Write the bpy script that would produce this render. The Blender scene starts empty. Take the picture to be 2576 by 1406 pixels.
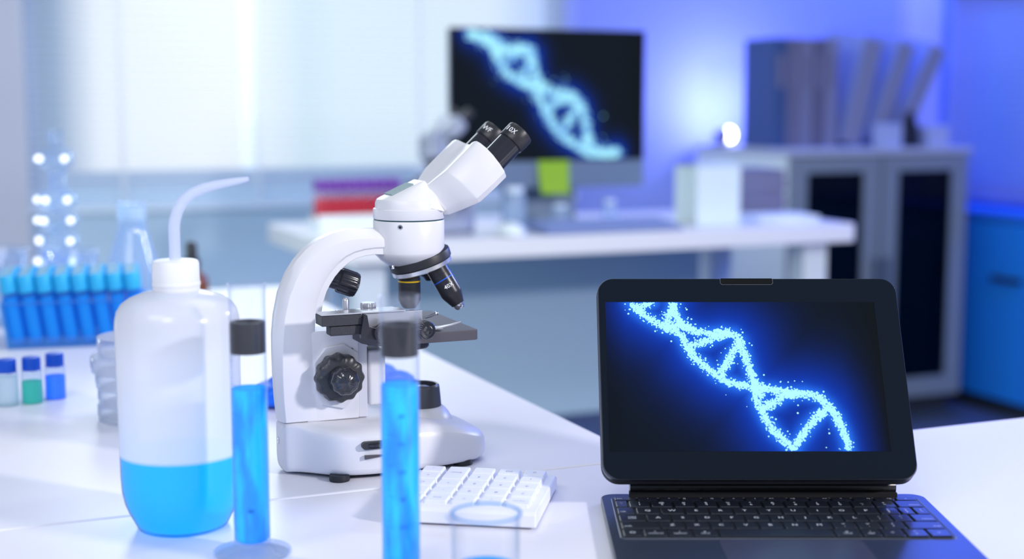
import bpy, bmesh, math, random
from mathutils import Vector, Matrix
from math import pi, sin, cos, tan, radians, atan2, sqrt
random.seed(7)
SC = bpy.context.scene
COL = SC.collection
ZD = 0.78                       # desk top height
EYE = ZD + 0.31
TH = radians(23.0)              # the room and desks are turned 23 degrees from the camera
UX, UY = cos(TH), sin(TH)
def R(u, l, z=0.0):             # room coordinates -> world
    return Vector((u*UX - l*UY, u*UY + l*UX, z))

# ------------------------------------------------------------------ materials
MATS = {}
def new_mat(name):
    m = bpy.data.materials.new(name); m.use_nodes = True
    nt = m.node_tree; nt.nodes.clear()
    out = nt.nodes.new('ShaderNodeOutputMaterial')
    return m, nt, out
def pbr(name, col, rough=0.5, metal=0.0, noise=0.0, nscale=40, bump=0.0, bscale=200, coat=0.0, emis=None, es=0.0, spec=0.5, trans=0.0, ior=1.45, sss=0.0):
    if name in MATS: return MATS[name]
    m, nt, out = new_mat(name)
    b = nt.nodes.new('ShaderNodeBsdfPrincipled')
    b.inputs['Base Color'].default_value = (*col, 1)
    b.inputs['Roughness'].default_value = rough
    b.inputs['Metallic'].default_value = metal
    b.inputs['Coat Weight'].default_value = coat
    b.inputs['Specular IOR Level'].default_value = spec
    b.inputs['Transmission Weight'].default_value = trans
    b.inputs['IOR'].default_value = ior
    if emis:
        b.inputs['Emission Color'].default_value = (*emis, 1)
        b.inputs['Emission Strength'].default_value = es
    tc = nt.nodes.new('ShaderNodeTexCoord')
    if noise > 0:
        n = nt.nodes.new('ShaderNodeTexNoise'); n.inputs['Scale'].default_value = nscale
        n.inputs['Detail'].default_value = 4
        nt.links.new(tc.outputs['Object'], n.inputs['Vector'])
        r = nt.nodes.new('ShaderNodeMapRange')
        r.inputs['To Min'].default_value = 1 - noise; r.inputs['To Max'].default_value = 1 + noise
        nt.links.new(n.outputs['Fac'], r.inputs['Value'])
        v = nt.nodes.new('ShaderNodeVectorMath'); v.operation = 'SCALE'
        v.inputs[0].default_value = col
        nt.links.new(r.outputs['Result'], v.inputs['Scale'])
        nt.links.new(v.outputs['Vector'], b.inputs['Base Color'])
    if bump > 0:
        n2 = nt.nodes.new('ShaderNodeTexNoise'); n2.inputs['Scale'].default_value = bscale
        nt.links.new(tc.outputs['Object'], n2.inputs['Vector'])
        bp = nt.nodes.new('ShaderNodeBump'); bp.inputs['Strength'].default_value = bump
        bp.inputs['Distance'].default_value = 0.0005
        nt.links.new(n2.outputs['Fac'], bp.inputs['Height'])
        nt.links.new(bp.outputs['Normal'], b.inputs['Normal'])
    nt.links.new(b.outputs['BSDF'], out.inputs['Surface'])
    MATS[name] = m
    return m
def glass(name, tint=(0.97, 0.98, 1.0), edge=1.45, refl=1.0, haze=0.0, hazecol=(0.9, 0.92, 1.0), edgehaze=.45):
    # thin clear glass: see-through with a Fresnel reflection and a little haze
    if name in MATS: return MATS[name]
    m, nt, out = new_mat(name)
    t = nt.nodes.new('ShaderNodeBsdfTransparent')
    g = nt.nodes.new('ShaderNodeBsdfGlossy'); g.inputs['Roughness'].default_value = 0.03
    g.inputs['Color'].default_value = (refl, refl, refl, 1)
    lw = nt.nodes.new('ShaderNodeLayerWeight'); lw.inputs['Blend'].default_value = 0.5
    # edge-on glass is thicker: darken the tint there
    cr = nt.nodes.new('ShaderNodeMix'); cr.data_type = 'RGBA'
    cr.inputs['A'].default_value = (*tint, 1)
    cr.inputs['B'].default_value = (tint[0]*.72, tint[1]*.78, tint[2]*.86, 1)
    pw = nt.nodes.new('ShaderNodeMath'); pw.operation = 'POWER'; pw.inputs[1].default_value = 3.0
    nt.links.new(lw.outputs['Facing'], pw.inputs[0])
    nt.links.new(pw.outputs[0], cr.inputs['Factor'])
    nt.links.new(cr.outputs['Result'], t.inputs['Color'])
    fr = nt.nodes.new('ShaderNodeFresnel'); fr.inputs['IOR'].default_value = edge
    mx = nt.nodes.new('ShaderNodeMixShader')
    ge = nt.nodes.new('ShaderNodeNewGeometry'); sb = nt.nodes.new('ShaderNodeMath'); sb.operation = 'SUBTRACT'; sb.inputs[0].default_value = .75
    nt.links.new(ge.outputs['Backfacing'], sb.inputs[1])
    ml = nt.nodes.new('ShaderNodeMath'); ml.operation = 'MULTIPLY'; ml.use_clamp = True
    nt.links.new(fr.outputs[0], ml.inputs[0]); nt.links.new(sb.outputs[0], ml.inputs[1])
    mn = nt.nodes.new('ShaderNodeMath'); mn.operation = 'MINIMUM'; mn.inputs[1].default_value = .5
    nt.links.new(ml.outputs[0], mn.inputs[0])
    nt.links.new(mn.outputs[0], mx.inputs['Fac'])
    nt.links.new(t.outputs[0], mx.inputs[1]); nt.links.new(g.outputs[0], mx.inputs[2])
    last = mx
    if haze > 0:
        d = nt.nodes.new('ShaderNodeBsdfTranslucent'); d.inputs['Color'].default_value = (*hazecol, 1)
        d2 = nt.nodes.new('ShaderNodeBsdfDiffuse'); d2.inputs['Color'].default_value = (*hazecol, 1)
        ma = nt.nodes.new('ShaderNodeMixShader'); ma.inputs['Fac'].default_value = 0.5
        nt.links.new(d.outputs[0], ma.inputs[1]); nt.links.new(d2.outputs[0], ma.inputs[2])
        mh = nt.nodes.new('ShaderNodeMixShader')
        p4 = nt.nodes.new('ShaderNodeMath'); p4.operation = 'POWER'; p4.inputs[1].default_value = 5.0
        nt.links.new(lw.outputs['Facing'], p4.inputs[0])
        hm = nt.nodes.new('ShaderNodeMapRange'); hm.inputs['To Min'].default_value = haze; hm.inputs['To Max'].default_value = min(.8, haze + edgehaze)
        nt.links.new(p4.outputs[0], hm.inputs['Value']); nt.links.new(hm.outputs['Result'], mh.inputs['Fac'])
        nt.links.new(mx.outputs[0], mh.inputs[1]); nt.links.new(ma.outputs[0], mh.inputs[2])
        last = mh
    nt.links.new(last.outputs[0], out.inputs['Surface'])
    MATS[name] = m
    return m
def liquid(name, col, see=0.35, glow=0.25, deep=None, refract_bands=0.0):
    if name in MATS: return MATS[name]
    m, nt, out = new_mat(name)
    t = nt.nodes.new('ShaderNodeBsdfTransparent'); t.inputs['Color'].default_value = (*col, 1)
    d = nt.nodes.new('ShaderNodeBsdfTranslucent'); d.inputs['Color'].default_value = (*col, 1)
    d2 = nt.nodes.new('ShaderNodeBsdfDiffuse'); d2.inputs['Color'].default_value = (*col, 1)
    e = nt.nodes.new('ShaderNodeEmission'); e.inputs['Strength'].default_value = glow  # emission added so the liquid looks lit from within
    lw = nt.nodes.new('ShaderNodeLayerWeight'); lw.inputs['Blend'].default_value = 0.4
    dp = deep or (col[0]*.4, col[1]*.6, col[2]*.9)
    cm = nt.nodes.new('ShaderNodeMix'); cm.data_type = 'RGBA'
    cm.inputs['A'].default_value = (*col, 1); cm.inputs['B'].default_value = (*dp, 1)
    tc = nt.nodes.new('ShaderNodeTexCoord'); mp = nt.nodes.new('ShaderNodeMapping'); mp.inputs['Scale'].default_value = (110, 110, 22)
    ns = nt.nodes.new('ShaderNodeTexNoise'); ns.inputs['Scale'].default_value = 1.0; ns.inputs['Detail'].default_value = 3  # stretched noise paints refraction bands into the liquid colour
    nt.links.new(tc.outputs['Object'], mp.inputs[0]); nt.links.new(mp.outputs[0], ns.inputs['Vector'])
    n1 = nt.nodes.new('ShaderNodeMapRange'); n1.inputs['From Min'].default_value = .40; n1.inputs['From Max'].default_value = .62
    n1.inputs['To Max'].default_value = refract_bands
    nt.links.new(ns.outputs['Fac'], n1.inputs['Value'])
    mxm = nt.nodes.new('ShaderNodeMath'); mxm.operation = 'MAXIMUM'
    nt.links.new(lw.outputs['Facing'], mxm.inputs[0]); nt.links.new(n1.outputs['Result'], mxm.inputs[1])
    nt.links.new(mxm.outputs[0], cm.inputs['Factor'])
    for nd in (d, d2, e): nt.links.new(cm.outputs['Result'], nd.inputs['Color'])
    a = nt.nodes.new('ShaderNodeAddShader'); mm = nt.nodes.new('ShaderNodeMixShader'); mm.inputs['Fac'].default_value = .5
    nt.links.new(d.outputs[0], mm.inputs[1]); nt.links.new(d2.outputs[0], mm.inputs[2])
    nt.links.new(mm.outputs[0], a.inputs[0]); nt.links.new(e.outputs[0], a.inputs[1])
    mx = nt.nodes.new('ShaderNodeMixShader'); mx.inputs['Fac'].default_value = see
    nt.links.new(a.outputs[0], mx.inputs[1]); nt.links.new(t.outputs[0], mx.inputs[2])
    nt.links.new(mx.outputs[0], out.inputs['Surface'])
    MATS[name] = m
    return m
def emitter(name, col, s):
    if name in MATS: return MATS[name]
    m, nt, out = new_mat(name)
    e = nt.nodes.new('ShaderNodeEmission'); e.inputs['Color'].default_value = (*col, 1); e.inputs['Strength'].default_value = s
    nt.links.new(e.outputs[0], out.inputs['Surface'])
    MATS[name] = m
    return m

# ------------------------------------------------------------------ geometry helpers
def frame(origin, zdir, xdir=None):
    z = Vector(zdir).normalized()
    x = Vector(xdir) if xdir else (Vector((1, 0, 0)) if abs(z.x) < .9 else Vector((0, 1, 0)))
    x = (x - z*x.dot(z)).normalized(); y = z.cross(x)
    M = Matrix((x, y, z)).transposed().to_4x4(); M.translation = Vector(origin)
    return M
I4 = Matrix.Identity(4)
class MB:
    def __init__(s): s.v = []; s.f = []; s.mi = []; s.cur = 0
    def add(s, vs, fs, M=I4):
        o = len(s.v)
        s.v += [tuple(M @ Vector(v)) for v in vs]
        for f in fs: s.f.append([i+o for i in f]); s.mi.append(s.cur)
        return s
    def box(s, x0, x1, y0, y1, z0, z1, M=I4):
        vs = [(x, y, z) for z in (z0, z1) for y in (y0, y1) for x in (x0, x1)]
        return s.add(vs, [(0, 2, 3, 1), (4, 5, 7, 6), (0, 1, 5, 4), (1, 3, 7, 5), (3, 2, 6, 7), (2, 0, 4, 6)], M)
    def prism(s, pts, z0, z1, M=I4):       # polygon in xy, extruded along z
        n = len(pts)
        vs = [(p[0], p[1], z0) for p in pts] + [(p[0], p[1], z1) for p in pts]
        fs = [tuple(reversed(range(n))), tuple(range(n, 2*n))] + [(i, (i+1) % n, n+(i+1) % n, n+i) for i in range(n)]
        return s.add(vs, fs, M)
    def lathe(s, prof, M=I4, n=48, lobes=0, amp=0.0, cap=True):   # prof: (r, z)
        vs = []; fs = []
        for r, z in prof:
            for k in range(n):
                a = 2*pi*k/n
                rr = r*(1 + amp*cos(lobes*a)) if lobes and r > 0 else r
                vs.append((rr*cos(a), rr*sin(a), z))
        for i in range(len(prof)-1):
            for k in range(n):
                k2 = (k+1) % n
                fs.append((i*n+k, i*n+k2, (i+1)*n+k2, (i+1)*n+k))
        if cap:
            if prof[0][0] > 1e-6: fs.append(tuple(reversed(range(n))))
            if prof[-1][0] > 1e-6: fs.append(tuple(range((len(prof)-1)*n, len(prof)*n)))
        return s.add(vs, fs, M)
    def loft(s, secs, closed=True, cap=True, M=I4):
        n = len(secs[0]); vs = [p for q in secs for p in q]; fs = []
        for i in range(len(secs)-1):
            for k in range(n if closed else n-1):
                k2 = (k+1) % n
                fs.append((i*n+k, i*n+k2, (i+1)*n+k2, (i+1)*n+k))
        if cap:
            fs.append(tuple(reversed(range(n)))); fs.append(tuple(range((len(secs)-1)*n, len(secs)*n)))
        return s.add(vs, fs, M)
    def tube(s, pts, r, n=12, M=I4):
        pts = [Vector(p) for p in pts]
        rs = r if isinstance(r, (list, tuple)) else [r]*len(pts)
        secs = []
        up = None
        for i, p in enumerate(pts):
            t = (pts[min(i+1, len(pts)-1)] - pts[max(i-1, 0)]).normalized()
            if up is None: up = Vector((0, 0, 1)) if abs(t.z) < .9 else Vector((1, 0, 0))
            a = (up - t*up.dot(t)).normalized(); b = t.cross(a); up = a
            secs.append([tuple(p + (a*cos(2*pi*k/n) + b*sin(2*pi*k/n))*rs[i]) for k in range(n)])
        return s.loft(secs, M=M)
    def hull(s, pts, M=I4):
        bm = bmesh.new()
        for p in pts: bm.verts.new(p)
        r = bmesh.ops.convex_hull(bm, input=bm.verts)
        bm.verts.ensure_lookup_table()
        junk = [v for v in bm.verts if not v.link_faces]
        for v in junk: bm.verts.remove(v)
        bm.verts.index_update()
        vs = [tuple(v.co) for v in bm.verts]; fs = [[v.index for v in f.verts] for f in bm.faces]
        bm.free()
        return s.add(vs, fs, M)
    def build(s, name, mats, parent=None, smooth=True, bevel=0.0, segs=2, sub=0, angle=35, loc=None, fix=True):
        me = bpy.data.meshes.new(name)
        me.from_pydata(s.v, [], s.f)
        if fix:
            bm = bmesh.new(); bm.from_mesh(me); bmesh.ops.recalc_face_normals(bm, faces=bm.faces)
            bm.to_mesh(me); bm.free()
        if not isinstance(mats, (list, tuple)): mats = [mats]
        for m in mats: me.materials.append(m)
        for p, i in zip(me.polygons, s.mi): p.material_index = i
        if smooth:
            me.polygons.foreach_set('use_smooth', [True]*len(me.polygons))
            me.set_sharp_from_angle(angle=radians(angle))
        o = bpy.data.objects.new(name, me); COL.objects.link(o)
        if parent: o.parent = parent
        if loc is not None: o.location = loc
        if sub:
            md = o.modifiers.new('sub', 'SUBSURF'); md.levels = sub; md.render_levels = sub
            me.polygons.foreach_set('use_smooth', [True]*len(me.polygons))
        if bevel:
            md = o.modifiers.new('bev', 'BEVEL'); md.width = bevel; md.segments = segs; md.limit_method = 'ANGLE'; md.angle_limit = radians(40)
            md.harden_normals = True
        return o
def thing(name, label, cat, loc=(0, 0, 0), rz=0.0, group=None):
    o = bpy.data.objects.new(name, None); COL.objects.link(o)
    o.empty_display_size = .02
    o.location = loc; o.rotation_euler = (0, 0, rz); o['label'] = label; o['category'] = cat
    if group: o['group'] = group
    return o
def tag(o, label, cat, group=None):
    o['label'] = label; o['category'] = cat
    if group: o['group'] = group
    return o
def struct(o): o['kind'] = 'structure'; return o
def kids(o): return [c for c in bpy.data.objects if c.parent is o]
def dup(o, loc=None, rz=None, label=None, parent=None):
    c = o.copy(); COL.objects.link(c)
    if parent is not None: c.parent = parent
    if loc is not None: c.location = loc
    if rz is not None: c.rotation_euler = (0, 0, rz)
    if label: c['label'] = label
    for k in kids(o): dup(k, parent=c)
    return c
def rrect(w, h, r, n=6, cx=0, cy=0):
    pts = []
    for (sx, sy, a0) in ((1, 1, 0), (-1, 1, 90), (-1, -1, 180), (1, -1, 270)):
        for k in range(n+1):
            a = radians(a0 + 90*k/n)
            pts.append((cx + sx*(w/2-r) + r*cos(a), cy + sy*(h/2-r) + r*sin(a)))
    return pts
def text_mesh(txt, size, M, mat, name, parent, align='CENTER'):
    cu = bpy.data.curves.new('t', 'FONT'); cu.body = txt; cu.size = size
    cu.align_x = align; cu.align_y = 'CENTER'; cu.resolution_u = 2
    ob = bpy.data.objects.new('t', cu); COL.objects.link(ob)
    me = bpy.data.meshes.new_from_object(ob)
    bpy.data.objects.remove(ob); bpy.data.curves.remove(cu)
    me.transform(M); me.name = name
    me.materials.clear(); me.materials.append(mat)
    o = bpy.data.objects.new(name, me); COL.objects.link(o); o.parent = parent
    return o

# palette
white_plastic = pbr('white_enamel', (.77, .77, .81), rough=.36, noise=.02, nscale=6, spec=.5)
black_rubber = pbr('black_rubber', (.018, .02, .027), rough=.45, noise=.2, nscale=60)
black_gloss = pbr('black_gloss', (.02, .021, .03), rough=.17, spec=.7)
black_tex = pbr('black_textured', (.035, .037, .045), rough=.55, noise=.3, nscale=600, bump=.6, bscale=900)
chrome = pbr('chrome', (.75, .76, .8), rough=.18, metal=1)
silver = pbr('brushed_silver', (.62, .63, .68), rough=.32, metal=.9, noise=.05, nscale=200)
stage_grey = pbr('stage_grey', (.085, .08, .10), rough=.45, noise=.06, nscale=90)
white_ink = pbr('white_ink', (.9, .9, .92), rough=.6, emis=(.8, .85, 1), es=.15)
dark_ink = pbr('dark_ink', (.02, .06, .09), rough=.6)

# ------------------------------------------------------------------ room
def wallmat(name, c, sc=3, nz=.03): return pbr(name, c, rough=.75, noise=nz, nscale=sc)
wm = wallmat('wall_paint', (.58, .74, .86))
wm2 = wallmat('wall_right_blue_lit', (.22, .36, .85))  # blue light on the right wall is put into its colour
floor_m = pbr('grey_vinyl_floor', (.09, .12, .19), rough=.35, noise=.12, nscale=2)
LW1, UW2 = 4.597, 3.755
Mroom = Matrix.Rotation(TH, 4, 'Z')
def room_obj(mb, name, mat, parent=None, **k):
    o = mb.build(name, mat, parent, **k)
    if parent is None: o.matrix_world = Mroom
    return o
struct(room_obj(MB().box(-3.6, 4.2, -2.2, 5.0, -.06, 0), 'floor', floor_m, smooth=False))
# back wall with the wide window opening: u from -0.62 to 1.86, z from WZ0 up to 2.5
WZ0, WZ1, WU0, WU1 = ZD+.035, 2.45, .33, 2.16
b = MB()
# left end
b.box(-2.4, WU0-.002, LW1, LW1+.12, 0, 2.8)
b.box(WU0, WU1, LW1, LW1+.12, 0, WZ0)
b.box(WU0, WU1, LW1, LW1+.12, WZ1, 2.8)
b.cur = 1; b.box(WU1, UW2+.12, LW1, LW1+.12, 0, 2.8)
wm3 = wallmat('wall_blue_glow', (.34, .42, .92))  # blue lamp glow on this stretch of wall is painted into the colour
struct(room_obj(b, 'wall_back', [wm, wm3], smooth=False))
# right wall with its window opening
VL0, VL1, VZ0, VZ1 = 3.35, 4.44, .74, 1.47
b = MB()
b.box(UW2, UW2+.12, -.2, VL0, 0, 2.8); b.box(UW2, UW2+.12, VL1, LW1, 0, 2.8)
b.box(UW2, UW2+.12, VL0, VL1, 0, VZ0); b.box(UW2, UW2+.12, VL0, VL1, VZ1, 2.8)
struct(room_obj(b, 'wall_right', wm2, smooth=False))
# pillar at the left
struct(room_obj(MB().box(-1.6, .335, LW1-.10, LW1-.001, 0, 2.8), 'wall_left', wallmat('pillar_paint', (.56, .57, .66)), smooth=False))
struct(room_obj(MB().box(WU0+.006, UW2, LW1-.015, LW1, 0, .10), 'baseboard_back', wallmat('baseboard_paint', (.14, .19, .30)), smooth=False, bevel=.003))
struct(room_obj(MB().box(UW2-.015, UW2, -.2, LW1-.015, 0, .10), 'baseboard_right', MATS['baseboard_paint'], smooth=False, bevel=.003))
# corner pilaster, paler than the walls
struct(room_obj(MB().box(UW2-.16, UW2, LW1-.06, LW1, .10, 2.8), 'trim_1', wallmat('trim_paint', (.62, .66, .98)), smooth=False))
# windows: daylight pane and frame
def daylight(name, cols, axis, lo, hi, s):
    m, nt, out = new_mat(name)
    tc = nt.nodes.new('ShaderNodeTexCoord'); sx = nt.nodes.new('ShaderNodeSeparateXYZ')
    nt.links.new(tc.outputs['Object'], sx.inputs[0])
    mr = nt.nodes.new('ShaderNodeMapRange'); mr.inputs['From Min'].default_value = lo; mr.inputs['From Max'].default_value = hi
    nt.links.new(sx.outputs[axis], mr.inputs['Value'])
    cr = nt.nodes.new('ShaderNodeValToRGB')
    els = cr.color_ramp.elements
    while len(els) > 1: els.remove(els[-1])
    for i, (p, c) in enumerate(cols):
        e = els[0] if i == 0 else els.new(p)
        e.position = p; e.color = (*c, 1)
    nt.links.new(mr.outputs['Result'], cr.inputs['Fac'])
    e = nt.nodes.new('ShaderNodeEmission'); e.inputs['Strength'].default_value = s
    nt.links.new(cr.outputs['Color'], e.inputs['Color'])
    nt.links.new(e.outputs[0], out.inputs['Surface'])
    return m
day = daylight('bright_daylight', [(0, (.10, .17, .29)), (.06, (.18, .28, .44)), (.13, (.78, .84, .92)), (.36, (.84, .885, .94)), (.42, (.74, .82, .89)), (.50, (.58, .73, .80)), (.56, (.66, .79, .87)), (.86, (.68, .80, .88)), (1, (.35, .5, .95))], 'X', WU0, WU1, 1.18)
w1 = struct(bpy.data.objects.new('window_1', None)); COL.objects.link(w1); w1.matrix_world = Mroom
MB().box(WU0, WU1, LW1+.10, LW1+.11, WZ0, WZ1).build('pane', day, w1, smooth=False)
b = MB()
b.box(1.02, 1.07, LW1+.03, LW1+.09, WZ0+.05, WZ1-.05); b.cur = 1
for uu in (WU0, WU1-.05): b.box(uu, uu+.05, LW1+.03, LW1+.09, WZ0, WZ1)
b.box(WU0+.05, WU1-.05, LW1+.03, LW1+.09, WZ0, WZ0+.05); b.box(WU0+.05, WU1-.05, LW1+.03, LW1+.09, WZ1-.05, WZ1)
b.build('window_frame', [pbr('window_frame_glow', (.8, .85, .92), rough=.5, emis=(.85, .93, 1), es=.70), pbr('window_frame_shade', (.45, .55, .68), rough=.5)], w1, bevel=.003)  # mullion's bright streak is added emission, the other bars a shaded copy
w2 = struct(bpy.data.objects.new('window_2', None)); COL.objects.link(w2); w2.matrix_world = Mroom
night = daylight('dusk_blue', [(0, (.0, .10, .8)), (1, (.04, .16, .95))], 'Z', VZ0, VZ1, .9)
MB().box(UW2+.10, UW2+.11, VL0, VL1, VZ0, VZ1).build('pane', night, w2, smooth=False)
b = MB()
for ll in (VL0, VL1-.04): b.box(UW2+.03, UW2+.09, ll, ll+.04, VZ0, VZ1)
b.box(UW2+.03, UW2+.09, VL0+.04, VL1-.04, VZ0, VZ0+.04); b.box(UW2+.03, UW2+.09, VL0+.04, VL1-.04, VZ1-.04, VZ1)
b.build('window_frame', pbr('window_frame_blue', (.3, .42, .85), rough=.5), w2, bevel=.003)

# venetian blinds
def slat_mat(name, c, tr, emi=0):
    m, nt, out = new_mat(name)
    d = nt.nodes.new('ShaderNodeBsdfDiffuse'); d.inputs['Color'].default_value = (*c, 1)
    t = nt.nodes.new('ShaderNodeBsdfTransparent'); t.inputs['Color'].default_value = (.98, .99, 1, 1)
    t2 = nt.nodes.new('ShaderNodeBsdfTranslucent'); t2.inputs['Color'].default_value = (*c, 1)
    a = nt.nodes.new('ShaderNodeMixShader'); a.inputs['Fac'].default_value = .5
    nt.links.new(d.outputs[0], a.inputs[1]); nt.links.new(t2.outputs[0], a.inputs[2])
    m2 = nt.nodes.new('ShaderNodeMixShader'); m2.inputs['Fac'].default_value = tr
    nt.links.new(a.outputs[0], m2.inputs[1]); nt.links.new(t.outputs[0], m2.inputs[2])
    nt.links.new(m2.outputs[0], out.inputs['Surface'])
    return m
sm = slat_mat('sheer_white_slat', (.9, .93, .97), .62)
bl = thing('window_blind', 'wide white horizontal slat blind glowing with daylight behind the monitor', 'blind', R(0, 0, 0), TH)
b = MB(); z = WZ0 - .045
zs = z
while z < 2.30:
    b.add([(WU0+.008, LW1-.032, z), (WU1+.03, LW1-.032, z), (WU1+.03, LW1-.020, z+.0125), (WU0+.008, LW1-.020, z+.0125), (WU1+.03, LW1-.026, z+.024), (WU0+.008, LW1-.026, z+.024)], [(0, 1, 2, 3), (3, 2, 4, 5)])
    z += .025
b.build('slats', sm, bl, fix=False, angle=60)
MB().box(WU0+.008, WU1+.03, LW1-.04, LW1-.012, zs-.03, zs-.006).build('bottom_rail', pbr('blind_rail', (.72, .82, .92), rough=.4), bl, bevel=.002)
MB().box(WU0+.008, WU1+.03, LW1-.055, LW1-.008, 2.31, 2.36).build('head_rail', MATS['blind_rail'], bl, bevel=.002)
for uu in (.62, 1.045, 1.6):
    MB().box(uu-.008, uu+.008, LW1-.0365, LW1-.0355, zs-.006, 2.31).build('ladder_tape', slat_mat('ladder_tape_white', (.95, .95, .95), .5) if 'lt' not in MATS else MATS['lt'], bl, smooth=False)
sm2 = slat_mat('blue_lit_slat', (.80, .84, .95), .15)
bl2 = thing('window_blind', 'blue-lit horizontal slat blind on the right wall past the binders', 'blind', R(0, 0, 0), TH)
b = MB(); z = VZ0+.0
while z < VZ1:
    b.add([(UW2-.034, VL0-.04, z), (UW2-.034, VL1+.02, z), (UW2-.018, VL1+.02, z+.012), (UW2-.018, VL0-.04, z+.012), (UW2-.026, VL1+.02, z+.023), (UW2-.026, VL0-.04, z+.023)], [(0, 1, 2, 3), (3, 2, 4, 5)])
    z += .025
b.build('slats', sm2, bl2, fix=False, angle=60)
MB().box(UW2-.05, UW2-.008, VL0-.04, VL1+.02, z+.002, z+.04).build('head_rail', pbr('blue_rail', (.3, .4, .7), rough=.4), bl2, bevel=.002)
MB().box(UW2-.038, UW2-.012, VL0-.04, VL1+.02, VZ0-.03, VZ0-.004).build('bottom_rail', MATS['blue_rail'], bl2, bevel=.002)

# ------------------------------------------------------------------ desks
def deskmat():
    m, nt, out = new_mat('white_laminate')
    p = nt.nodes.new('ShaderNodeBsdfPrincipled'); p.inputs['Roughness'].default_value = .34
    p.inputs['Base Color'].default_value = (.82, .81, .86, 1)
    tc = nt.nodes.new('ShaderNodeTexCoord'); n = nt.nodes.new('ShaderNodeTexNoise'); n.inputs['Scale'].default_value = 9
    n.inputs['Detail'].default_value = 6
    nt.links.new(tc.outputs['Object'], n.inputs['Vector'])
    r = nt.nodes.new('ShaderNodeMapRange'); r.inputs['To Min'].default_value = .30; r.inputs['To Max'].default_value = .42
    nt.links.new(n.outputs['Fac'], r.inputs['Value']); nt.links.new(r.outputs['Result'], p.inputs['Roughness'])
    nt.links.new(p.outputs[0], out.inputs['Surface'])
    return m
dm = deskmat()
leg_m = pbr('white_metal_leg', (.7, .75, .84), rough=.4)
LS = 1.068
def desk(name, label, u0, u1, l0, l1, zt, th=.03, legs=None, rc=.004, panel=None, lw=.03):
    t = thing(name, label, 'table', R((u0+u1)/2, (l0+l1)/2, 0), TH)
    w, d = u1-u0, l1-l0
    MB().prism(rrect(w, d, rc, 5), zt-th, zt).build('tabletop', dm, t, bevel=.0025, segs=3)
    for sx in (-1, 1):
        for sy in (-1, 1):
            ix, iy = legs or (.06, .06)
            x, y = sx*(w/2-ix), sy*(d/2-iy)
            MB().box(x-lw, x+lw, y-lw, y+lw, 0, zt-th).build('leg', leg_m, t, bevel=.003)
    if panel:
        MB().box(-w/2+panel[0], w/2-panel[1], d/2-.09, d/2-.07, zt-th-.50, zt-th).build('modesty_panel', pbr('panel_grey', (.44, .60, .74), rough=.6), t, bevel=.002)
    return t
desk('desk', 'white laminate desk nearest the camera, holding the tablet', -1.3, 1.9, .30, LS-.0010, ZD)
desk('desk', 'white laminate desk carrying the blue tube rack, behind the wash bottle', -.75, .582, LS+.0010, 2.34, ZD)
desk('desk', 'white table under the monitor by the window', .83, 2.20, 2.95, 3.543, ZD, th=.045, legs=(.10, .07), rc=.02, panel=(.16, .16), lw=.035)

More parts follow.
